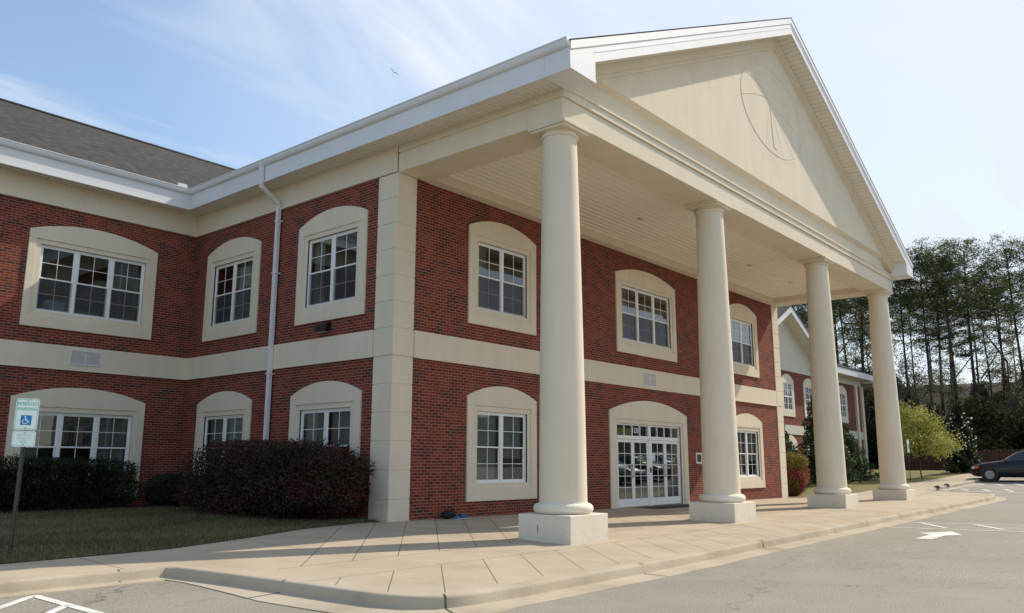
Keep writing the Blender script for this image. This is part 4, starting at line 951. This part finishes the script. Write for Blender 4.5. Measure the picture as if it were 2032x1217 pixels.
# pines: variants, then copies
def pine(seed, h=25):
    root = thing('pine_tree', 'tall dark loblolly pine in the wood beyond the parking lot', 'tree', (0, 0, 0), 0, 'pines of the wood beyond the parking lot')
    rg = random.Random(seed); m = MB(); lean = Vector((rg.uniform(-.03, .03), rg.uniform(-.03, .03), 0)); pts = []
    for i in range(9):
        t = i/8; pts.append(Vector((lean.x*h*t+.18*math.sin(t*4+seed), lean.y*h*t+.18*math.cos(t*3+seed), h*t*.96)))
    m.tube([pts[0]-Vector((0, 0, 1.0))]+pts, [.24]+[.23*(1-.80*i/8) for i in range(9)], 7)
    def at(t):
        k = min(int(t*8), 7); return pts[k].lerp(pts[k+1], t*8-k)
    P = []; Rn = []
    base = (.44, .66, .54, .70, .48, .60)[seed % 6]
    for b in range(40):
        t = base+(1-base)*(b/39)**.8 if b > 6 else rg.uniform(.34, base)
        L = (3.3 if b > 6 else rg.uniform(1.2, 2.6))*(1.15-.55*max(0, (t-.7)/.3)**2)*rg.uniform(.6, 1.15); a = b*2.4+rg.random()
        d = Vector((math.cos(a), math.sin(a), rg.uniform(-.12, .45)+.5*max(0, t-.75))).normalized(); s = at(min(t, .995)); e1 = s+d*L*.55+Vector((0, 0, rg.uniform(-.2, .1))); e = s+d*L+Vector((0, 0, rg.uniform(.0, .55)))
        m.tube([s, e1, e], [.055, .035, .012], 4)
        if b <= 6 and rg.random() < .5: continue
        for q in range(rg.randint(4, 7)):
            u = rg.uniform(.45, 1.05); c = s.lerp(e, u)+Vector((rg.gauss(0, .42), rg.gauss(0, .42), rg.gauss(.12, .22))); k = rg.randint(30, 52); sr = rg.uniform(.25, .48); tone = rg.random()
            for _ in range(k):
                P.append((c.x+rg.gauss(0, sr), c.y+rg.gauss(0, sr), c.z+rg.gauss(0, sr*.55))); Rn.append(tone)
    m.build('trunk', 'bark', root)
    leaves('crown', 'leaf_pine', P, .30, root, aspect=4.5, rnd=np.array(Rn)); return root
variants = [pine(40+i) for i in range(6)]
CAMX, CAMY = -12.53, -14.08
def at_az(az, D):
    a = math.radians(az); return CAMX+D*math.sin(a), CAMY+D*math.cos(a)
front = [(75.6, 86, 22.6), (76.7, 84, 23.4), (77.3, 90, 23.6), (78.3, 84, 23.2), (79.2, 87, 24.3), (80.6, 92, 21.5), (81.8, 85, 23.6), (74.4, 84, 23.0), (72.9, 82, 22.5), (71.4, 86, 23), (70.3, 82, 22), (69.0, 85, 23), (83.6, 86, 24), (67.5, 86, 23), (77.9, 93, 22.5), (76.0, 95, 21.5)]
spots = list(front)
rg = random.Random(5)
for row, (D0_, n) in enumerate(((95, 6), (105, 7), (115, 8))):
    for i in range(n):
        spots.append((66+20*(i+rg.uniform(.1, .9))/n, D0_+rg.uniform(-3, 3), rg.uniform(19.5, 25)+row*1.6))
used = [False]*6
for i, (az, D, h) in enumerate(spots):
    k = i % 6; x, y = at_az(az, D)
    o = variants[k] if not used[k] else copy_tree(variants[k]); used[k] = True
    gz = H(x, y)+ROAD; sc = max(9, h-gz-2.1)/25
    o.location = (x, y, gz); o.rotation_euler = (0, 0, rg.random()*6.28); o.scale = (sc*rg.uniform(.85, 1.2), sc*rg.uniform(.85, 1.2), sc)
# thin leafless trees in the wood
bt = [bare_tree('bare_tree', 'leafless grey hardwood tree among the pines', (0, 0, 0), 17, 60+i, 'leafless hardwoods among the pines', spring=1500, leafsize=.16) for i in range(3)]
ub = [False]*3
for i in range(22):
    x, y = at_az(66.5+18.5*(i+rg.random())/22, rg.uniform(79, 97)); k = i % 3
    o = bt[k] if not ub[k] else copy_tree(bt[k]); ub[k] = True
    o.location = (x, y, H(x, y)+ROAD); o.rotation_euler = (0, 0, rg.random()*6.28); s = rg.uniform(.65, 1.2); o.scale = (s, s, s)
# understory
def under(seed):
    root = thing('understory_tree', 'bushy dark evergreen filling the foot of the wood', 'tree', (0, 0, 0), 0, 'evergreen understory of the wood')
    p, w_ = lumpy(7000, (5.6, 5.6, 6.5), False, seed, fill=.6); leaves('crown', 'leaf_under', p, .34, root, rnd=.4+.8*w_)
    m = MB(); m.tube([(0, 0, -.5), (.1, 0, 3), (0, .1, 5.5)], [.13, .09, .03], 6); m.build('trunk', 'bark', root); return root
un = [under(70+i) for i in range(3)]; uu = [False]*3
for i in range(60):
    D = (81, 90, 100, 106)[i % 4]+rg.uniform(-2, 2); x, y = at_az(66+19.5*((i*7) % 60+rg.random())/60, D); k = i % 3
    o = un[k] if not uu[k] else copy_tree(un[k]); uu[k] = True
    o.location = (x, y, H(x, y)+ROAD-.3); o.rotation_euler = (0, 0, rg.random()*6.28); s = rg.uniform(.55, 1.15)*(1 if (i*7) % 60 < 28 else (.8 if D < 95 else .42)); o.scale = (s, s, s*rg.uniform(.8, 1.25))
# grass: blades along the shaded lawn
def grass(n, xr, yr, edge, name, label, hgt=.055):
    x = np.random.uniform(*xr, n); y = yr[0]+(yr[1]-yr[0])*np.random.rand(n)**1.2
    lo = np.array([edge(v) for v in x]); keep = y > lo-.03; x, y = x[keep], y[keep]; n = len(x)
    z = np.array([H(a, b) for a, b in zip(x, y)])+.01; a = np.random.rand(n)*6.28; h = hgt*(.5+np.random.rand(n)); wd = .006
    dx, dy = np.cos(a)*wd, np.sin(a)*wd; lx, ly = np.random.normal(0, .022, n), np.random.normal(0, .022, n)
    V = np.stack([np.stack([x-dx, y-dy, z], 1), np.stack([x+dx, y+dy, z], 1), np.stack([x+lx, y+ly, z+h], 1)], 1).reshape(-1, 3)
    me = bpy.data.meshes.new(name); me.vertices.add(3*n); me.vertices.foreach_set('co', V.ravel()); me.loops.add(3*n); me.loops.foreach_set('vertex_index', np.arange(3*n)); me.polygons.add(n); me.polygons.foreach_set('loop_start', np.arange(0, 3*n, 3))
    at = me.attributes.new('rnd', 'FLOAT', 'FACE'); at.data.foreach_set('value', np.clip(.45+.18*np.sin(x*1.1+np.sin(y*1.7)*1.5)*np.cos(y*1.3+np.sin(x*.9))+.28*np.random.normal(size=n), 0, 1).astype(np.float32))
    me.materials.append(MATS['grass_blade']); me.update(calc_edges=True); me.validate(); o = bpy.data.objects.new(name, me); C.objects.link(o)
    o['kind'] = 'stuff'; o['label'] = label; o['category'] = 'grass'; return o
grass(120000, (-12, -.1), (-1.8, 7.5), lawn_edge, 'grass', 'short patchy grass of the shaded lawn beside the pavement')

# ---------------------------------------------------------------- fence behind the lot
FN_ = thing('wooden_fence', 'long low brown board fence at the foot of the wooded bank', 'fence', (0, 0, 0))
mat('fence_wood', (.075, .032, .022), .9, noise=(4, .4, 4))
m = MB(); n = 64
for i in range(n):
    x, y = 50+.18*i, 3.5-.22*i; z = H(x, y); m.box(x, x+.17, y-.2, y+.005, z-.2, z+1.35+.02*(i % 3))
m.build('board', 'fence_wood', FN_)
for i in range(0, n, 12):
    m = MB(); x, y = 50.2+.18*i, 3.75-.22*i; m.box(x, x+.1, y, y+.1, H(x, y)-.2, H(x, y)+1.45); m.build('post', 'fence_wood', FN_)

# ---------------------------------------------------------------- signs
mat('sign_white', (.88, 1.0, .95), .3); mat('sign_green', (.10, .52, .36), .4); mat('sign_blue', (.01, .22, .62), .4); mat('sign_pale', (.40, .66, .62), .4)
mat('sign_post', (.085, .075, .06), .5, .6, noise=(12, .35, 4)); mat('sign_back', (.5, .5, .5), .4, .7)
def rounded(w_, h_, r, cx=0, cz=0, n=5):
    o = []
    for sx, sz, a0 in ((1, 1, 0), (-1, 1, 90), (-1, -1, 180), (1, -1, 270)):
        for i in range(n+1):
            a = math.radians(a0+90*i/n); o.append((cx+sx*(w_/2-r)+r*math.cos(a), cz+sz*(h_/2-r)+r*math.sin(a)))
    return o
def parking_sign(loc, rot, label, detail=True, name='parking_sign', hgt=1.0, group=None):
    root = thing(name, label, 'sign', loc, rot, group)
    m = MB(); z1 = 2.21*hgt
    m.prism([(-.03, .012), (-.016, .012), (-.012, -.006), (.012, -.006), (.016, .012), (.03, .012), (.03, .016), (.012, .016), (.008, 0), (-.008, 0), (-.012, .016), (-.03, .016)], 'xy', -.1, z1)
    m.build('post', 'sign_post', root)
    def plate(cz, w_, h_, nm):
        m = MB(); m.prism(rounded(w_, h_, .035, 0, cz), 'xz', -.014, -.010); m.build(nm, 'sign_white', root)
        m = MB(); a = rounded(w_-.022, h_-.022, .028, 0, cz); b = rounded(w_-.034, h_-.034, .024, 0, cz); k = len(a)
        for i in range(k): j = (i+1) % k; m.face([(a[i][0], -.0155, a[i][1]), (a[j][0], -.0155, a[j][1]), (b[j][0], -.0155, b[j][1]), (b[i][0], -.0155, b[i][1])])
        m.build('border_line', 'sign_pale' if nm != 'parking_plate' else 'sign_green', root, fix=False)
        for s in (-1, 1):
            m = MB(); m.lathe([(.011, 0), (.011, .006), (0, .007)], 0, 0, 10); o = m.build('bolt', 'steel', root); o.rotation_euler = (math.pi/2, 0, 0); o.location = (0, -.014, cz+s*(h_/2-.03))
    zt = z1-.235; plate(zt, .305, .457, 'parking_plate'); zl = zt-.2285-.012-.1143; plate(zl, .305, .2286, 'penalty_plate')
    if detail:
        for txt, s, z, mt_ in (('RESERVED', .062, zt+.15, 'sign_green'), ('PARKING', .062, zt+.075, 'sign_green'), ('MAXIMUM', .042, zl+.052, 'sign_pale'), ('PENALTY', .042, zl+.004, 'sign_pale'), ('$250', .042, zl-.044, 'sign_pale')):
            t = text_mesh(txt, s, mt_, 'lettering', .0008); t.parent = root; t.location = (0, -.0165, z); t.rotation_euler = (math.pi/2, 0, 0)
    m = MB(); zs = zt-.085; m.prism([(-.07, zs-.07), (.07, zs-.07), (.07, zs+.07), (-.07, zs+.07)], 'xz', -.0165, -.0145); m.build('blue_panel', 'sign_blue', root)
    if detail:
        m = MB(); yy = -.018
        m.lathe([(.011, 0), (.011, .001), (0, .001)], 0, 0, 12)
        for v in range(len(m.v)): x, y, z = m.v[v]; m.v[v] = (x-.012, yy-z, zs+.048+y)
        def seg(a, b, w=.007): m.tube([(a[0], yy, zs+a[1]), (b[0], yy, zs+b[1])], w, 6)
        seg((-.012, .034), (-.008, -.002)); seg((-.010, .018), (.018, .016), .005); seg((-.008, -.002), (.022, -.004)); seg((.022, -.004), (.034, -.034)); seg((.034, -.034), (.046, -.030), .005)
        m.tube([(-.012+.031*math.cos(t), yy, zs-.020+.031*math.sin(t)) for t in [math.radians(120+235*i/20) for i in range(21)]], .0055, 6)
        m.build('wheelchair_symbol', 'sign_white', root, fix=False)
    return root
s0 = parking_sign((-7.80, -.80, H(-7.8, -.8)), math.radians(-33), 'reserved parking sign with blue wheelchair symbol on a leaning post in the shaded lawn')
s0.rotation_euler = (math.radians(0), math.radians(.8), math.radians(-33))
parking_sign((32.1, -.9, H(32.1, -.9)), math.radians(-4), 'small white parking sign between the last two columns by the grass', False)
parking_sign((35.9, -1.3, H(35.9, -1.3)), math.radians(-4), 'small white parking sign in front of the yellow green tree', False)

# wheel stops, door mat, gear on the pavement
for i, (x, y, l) in enumerate(((30.9, -3.75, 'grey concrete wheel stop nearest the pavement end'), (32.3, -3.85, 'grey concrete wheel stop nearer the parked car'))):
    m = MB(); m.prism([(-.12, -.05), (-.11, .03), (-.06, .065), (.06, .065), (.11, .03), (.12, -.05)], 'xz', -.30, .30)
    o = m.build('wheel_stop', 'bark_grey', bevel=.015); o.location = (x, y, H(x, y)+.006); o.rotation_euler = (0, 0, math.radians(-78)); tag(o, l, 'wheel stop', 'wheel stops in the parking lot')
mat('mat_rubber', (.035, .033, .03), .95, noise=(40, .4, 3), bump=(60, .6, .01))
m = MB(); m.box(10.2, 14.2, -1.5, -.12, 0, .0); m.v = []; m.f = []; m.mi = []
m.grid([[(9.7+4.3*i/12, -1.15+1.0*j/4, H(9.7+4.3*i/12, -1.15+1.0*j/4)+.012+(.0 if 0 < i < 12 and 0 < j < 4 else -.01)) for j in range(5)] for i in range(13)]); tag(m.build('door_mat', 'mat_rubber', fix=False), 'long dark rubber mat in front of the glass entrance doors', 'mat')
# a pair of sports shoes and a black bag left by the wall
mat('shoe_blue', (.01, .10, .24), .5, noise=(20, .2, 3)); mat('cloth_black', (.012, .011, .013), .85, noise=(14, .4, 4), bump=(18, .6, .02)); mat('sole_white', (.55, .55, .55), .6)
def blob(name, material, pts, parent=None, lvl=2):
    """pts: (x,y,z,r) chain grown with skin + subdivision"""
    me = bpy.data.meshes.new(name); me.from_pydata([p[:3] for p in pts], [(i, i+1) for i in range(len(pts)-1)], []); o = bpy.data.objects.new(name, me); C.objects.link(o)
    o.modifiers.new('skin', 'SKIN'); 
    for i, p in enumerate(pts): me.skin_vertices[0].data[i].radius = (p[3], p[3]*(p[4] if len(p) > 4 else 1))
    me.skin_vertices[0].data[0].use_root = True
    s_ = o.modifiers.new('sub', 'SUBSURF'); s_.levels = lvl; s_.render_levels = lvl
    dg = bpy.context.evaluated_depsgraph_get(); me2 = bpy.data.meshes.new_from_object(o.evaluated_get(dg)); bpy.data.objects.remove(o)
    me2.materials.clear(); me2.materials.append(MATS[material]); me2.polygons.foreach_set('use_smooth', [True]*len(me2.polygons))
    o = bpy.data.objects.new(name, me2); C.objects.link(o)
    if parent: o.parent = parent
    return o
def shoe(loc, rot, label):
    r = thing('sports_shoe', label, 'shoe', loc, rot)
    blob('upper', 'shoe_blue', [(0, 0, .065, .045), (.08, 0, .06, .05), (.17, 0, .05, .052), (.25, 0, .04, .04)], r); blob('ankle_collar', 'cloth_black', [(.0, 0, .07, .035), (.0, 0, .125, .045)], r)
    m = MB(); m.prism([(-.05, -.03), (.0, -.045), (.12, -.05), (.24, -.05), (.29, -.02), (.29, .02), (.24, .05), (.12, .05), (0, .045), (-.05, .03)], 'xy', 0, .022); m.build('sole', 'sole_white', r, bevel=.006); return r
shoe((1.92, -.33, H(1.9, -.3)+.004), math.radians(-12), 'bright blue sports shoe at the wall foot beside the black bag')
shoe((1.78, -.42, H(1.8, -.4)+.004), math.radians(-150), 'blue sports shoe with pale toe pointing towards the corner pier')
bag = thing('gym_bag', 'crumpled black bag slumped against the brick wall by the blue shoes', 'bag', (1.72, -.18, H(1.7, -.2)))
blob('bag_body', 'cloth_black', [(-.22, 0, .08, .07), (-.08, .02, .11, .11), (.08, 0, .10, .10), (.22, .02, .12, .08)], bag); m = MB(); m.tube([(-.12, -.02, .17), (-.08, -.04, .25), (0, -.05, .27), (.08, -.04, .24), (.11, -.02, .17)], .012, 6); m.build('strap', 'cloth_black', bag, smooth=True)

# bird in the sky
mat('feather', (.02, .02, .025), .8)
bd = thing('bird', 'small dark bird gliding in the sky above the side eave', 'bird', (12.1, 14.1, 19.83))
d = Vector((rt.x, rt.y, 0)); m = MB()
blob('body', 'feather', [(-.0, 0, 0, .006), (.03, .0, .015, .03), (.09, 0, .02, .035), (.15, 0, .03, .012)], bd).rotation_euler = (0, 0, math.radians(200))
for s in (-1, 1):
    m = MB(); P = [(0, 0, .03), (.10, 0, .03), (.09, s*.12, .10), (.04, s*.26, .09), (.0, s*.34, .04), (.02, s*.2, .07)]
    m.face(P); m.face([(x, y, z-.006) for x, y, z in P]); m.build('wing', 'feather', bd, fix=False)
bd.scale = (.75, .75, .75); bd.rotation_euler = (math.radians(30), math.radians(-25), math.radians(60))

# ---------------------------------------------------------------- cars
mat('tyre', (.02, .02, .02), .9); mat('alloy', (.26, .26, .27), .4, .8); mat('car_trim', (.015, .015, .017), .5); mat('lamp_orange', (.65, .13, .02), .2); mat('lamp_clear', (.7, .7, .7), .1); mat('lamp_red', (.4, .01, .01), .25)
mat('car_glass', (.02, .03, .032), .05, coat=1.0)
def car(paint, label, loc, rot, group=None, H_=1.55, first_name='parked_car'):
    root = thing(first_name, label, 'car', loc, rot, group)
    # nose at +y. stations: y, halfwidth, z bottom, z belt, z roof, roof halfwidth
    st = [(2.36, .62, .42, .60, .66, .50), (2.30, .76, .30, .70, .74, .62), (2.1, .86, .24, .80, .84, .70), (1.6, .91, .20, .90, .95, .74), (1.05, .92, .20, .965, 1.02, .74), (.80, .92, .20, .99, 1.08, .72), (.15, .92, .20, 1.0, H_-.06, .60),
          (-.3, .92, .20, 1.0, H_, .60), (-1.1, .92, .20, 1.01, H_, .60), (-1.7, .92, .22, 1.02, H_-.03, .58), (-2.15, .90, .26, 1.0, H_-.20, .58), (-2.34, .84, .34, .96, 1.06, .66), (-2.40, .74, .42, .90, .94, .62)]
    rings = []
    for y, w_, zb_, zt_, zr_, rw in st:
        half = [(0, zb_), (w_*.86, zb_), (w_*.985, zb_+.12), (w_, (zb_+zt_)/2), (w_*.975, zt_-.05), (w_*.94, zt_), (rw+(w_*.94-rw)*.06, zr_-.035*min(1, (zr_-zt_)*6)), (rw*.86, zr_), (0, zr_+.03)]
        rings.append([(x, y, z) for x, z in half]+[(-x, y, z) for x, z in half[-2:0:-1]])
    m = MB(); m.grid(rings, closed_u=True); m.face(rings[0]); m.face(rings[-1])
    body = m.build('body', paint, root, smooth=55)
    def sideglass(i, j, a0, a1, b0=.16, b1=.90, off=.007):
        """glass between stations i,j (fractions a along, b up) on both sides"""
        for s in (1, -1):
            def P(a, b):
                k = i+(j-i)*a; k0 = min(int(k), len(st)-2); f = k-k0
                lo = Vector(rings[k0][5]).lerp(Vector(rings[k0+1][5]), f); hi = Vector(rings[k0][6]).lerp(Vector(rings[k0+1][6]), f); p = lo.lerp(hi, b); return (s*(p.x+off), p.y, p.z)
            n = 6; m = MB(); m.grid([[P(a0+(a1-a0)*t/n, b) for b in (b0, b1)] for t in range(n+1)]); m.build('side_window', 'car_glass', root, smooth=True, fix=False)
    sideglass(5.45, 7.75, 0, 1, .12, .86); sideglass(7.95, 8.95, 0, 1, .12, .86); sideglass(9.05, 9.9, 0, 1, .14, .80)
    for a, b, nm in ((5, 6, 'windscreen'), (11, 10, 'rear_window')):
        m = MB(); A = Vector(rings[a][7]); Bq = Vector(rings[b][7]); n_ = .012
        lo = A.lerp(Bq, .08); hi = A.lerp(Bq, .92); m.grid([[(s*lo.x*1.02, lo.y+(n_ if a == 5 else -n_), lo.z+n_+.02*(1-abs(s))) for s in (-1, -.5, 0, .5, 1)], [(s*hi.x*1.02, hi.y+(n_ if a == 5 else -n_), hi.z+n_+.02*(1-abs(s))) for s in (-1, -.5, 0, .5, 1)]]); m.build(nm, 'car_glass', root, smooth=True, fix=False)
    for yw in (1.48, -1.32):
        for s in (1, -1):
            m = MB(); m.lathe([(.335, -.002), (.36, .001), (.385, .0)], 0, 0, 28); o = m.build('wheel_arch', 'car_trim', root); o.rotation_euler = (0, math.pi/2*s, 0); o.location = (s*.925, yw, .33)
            m = MB(); m.lathe([(.20, -.20), (.31, -.20), (.333, -.17), (.333, -.03), (.31, 0), (.225, 0), (.215, -.03)], 0, 0, 32); wh = m.build('wheel', 'tyre', root, smooth=40); wh.rotation_euler = (0, math.pi/2*s, 0); wh.location = (s*.935, yw, .333)
            m = MB(); m.lathe([(.225, -.004), (.215, .003), (.195, -.02), (.19, -.06)], 0, 0, 32); m.lathe([(.0, .0), (.05, -.002), (.055, -.03)], 0, 0, 16)
            for k in range(5):
                a = 2*math.pi*k/5; m.tube([(.04*math.cos(a), .04*math.sin(a), -.02), (.2*math.cos(a), .2*math.sin(a), -.018)], [.028, .02], 4)
            m.build('rim', 'alloy', wh, smooth=40)
            m = MB(); m.face([(.19*math.cos(t), .19*math.sin(t), -.065) for t in [2*math.pi*i/20 for i in range(20)]]); m.build('brake_disc', 'car_trim', wh)
    for s in (1, -1):
        m = MB(); m.grid([[(s*x, y, z) for x, y, z in ((.45, 2.345, .60), (.45, 2.335, .71))], [(s*x, y, z) for x, y, z in ((.72, 2.315, .60), (.70, 2.31, .73))], [(s*x, y, z) for x, y, z in ((.86, 2.17, .62), (.845, 2.15, .76))]]); m.build('headlight', 'lamp_clear', root, smooth=True, fix=False)
        m = MB(); m.grid([[(s*.873, 2.16, .625), (s*.862, 2.14, .765)], [(s*.903, 1.96, .66), (s*.893, 1.94, .79)]]); m.build('indicator', 'lamp_orange', root, fix=False)
        m = MB(); m.box(s*.80, s*.90, -2.36, -2.10, .78, .96); m.build('tail_light', 'lamp_red', root, bevel=.01)
        m = MB(); m.box(s*.93, s*1.08, .62, .74, .98, 1.10); m.build('mirror', paint, root, bevel=.03)
        m = MB(); m.tube([(s*.62, .0, H_-.02), (s*.60, -.1, H_+.045), (s*.60, -1.5, H_+.045), (s*.60, -1.6, H_-.01)], .016, 6); m.build('roof_rail', 'alloy', root)
        m = MB(); m.box(s*.926, s*.936, -1.0, 1.05, .46, .52); m.build('door_moulding', 'car_trim', root)
        for yy in (.02, -.85): m = MB(); m.box(s*.935, s*.955, yy-.09, yy+.09, .86, .885); m.build('door_handle', paint, root, bevel=.006)
    m = MB(); m.box(-.42, .42, 2.345, 2.375, .52, .66); m.box(-.60, .60, 2.36, 2.41, .36, .46); m.build('grille', 'car_trim', root, bevel=.01)
    return root
mat('paint_navy', (.005, .006, .014), .35, 0, spec=.35, coat=.25); mat('paint_red', (.16, .01, .012), .3, .2, coat=1.0); mat('paint_silver', (.42, .43, .44), .3, .6, coat=1.0); mat('paint_white', (.65, .65, .64), .3, coat=1.0)
def carz(x, y): return H(x, y)+ROAD
c1 = car('paint_navy', 'dark navy estate car parked nose in at the far edge of the lot', (37.75, -6.30, carz(37.7, -6.3)), math.radians(6))
# cars opposite the entrance, mostly outside the picture; they show in the glass doors
for k, (x, y, pt, cl) in enumerate(((27.5, -12.6, 'paint_red', 'dark red'), (31.0, -13.0, 'paint_silver', 'silver'), (34.6, -13.2, 'paint_navy', 'second navy'), (38.2, -13.4, 'paint_white', 'white'), (41.8, -13.6, 'paint_silver', 'furthest silver'))):
    car(pt, cl+' car in the row facing the entrance doors', (x, y-1.5, carz(x, y)), math.radians(8), 'cars parked facing the entrance')
# trees across the lot that the windows mirror
for i in range(16):
    k = i % 3; o = copy_tree(bt[k]); o['label'] = 'leafless hardwood tree across the lot opposite the entrance doors'; o['group'] = 'trees across the lot'
    x, y = -40+9*i+rg.uniform(-2, 2), -48+rg.uniform(-5, 5); o.location = (x, y, H(x, y)+ROAD); s = rg.uniform(.6, .85); o.scale = (s, s, s)
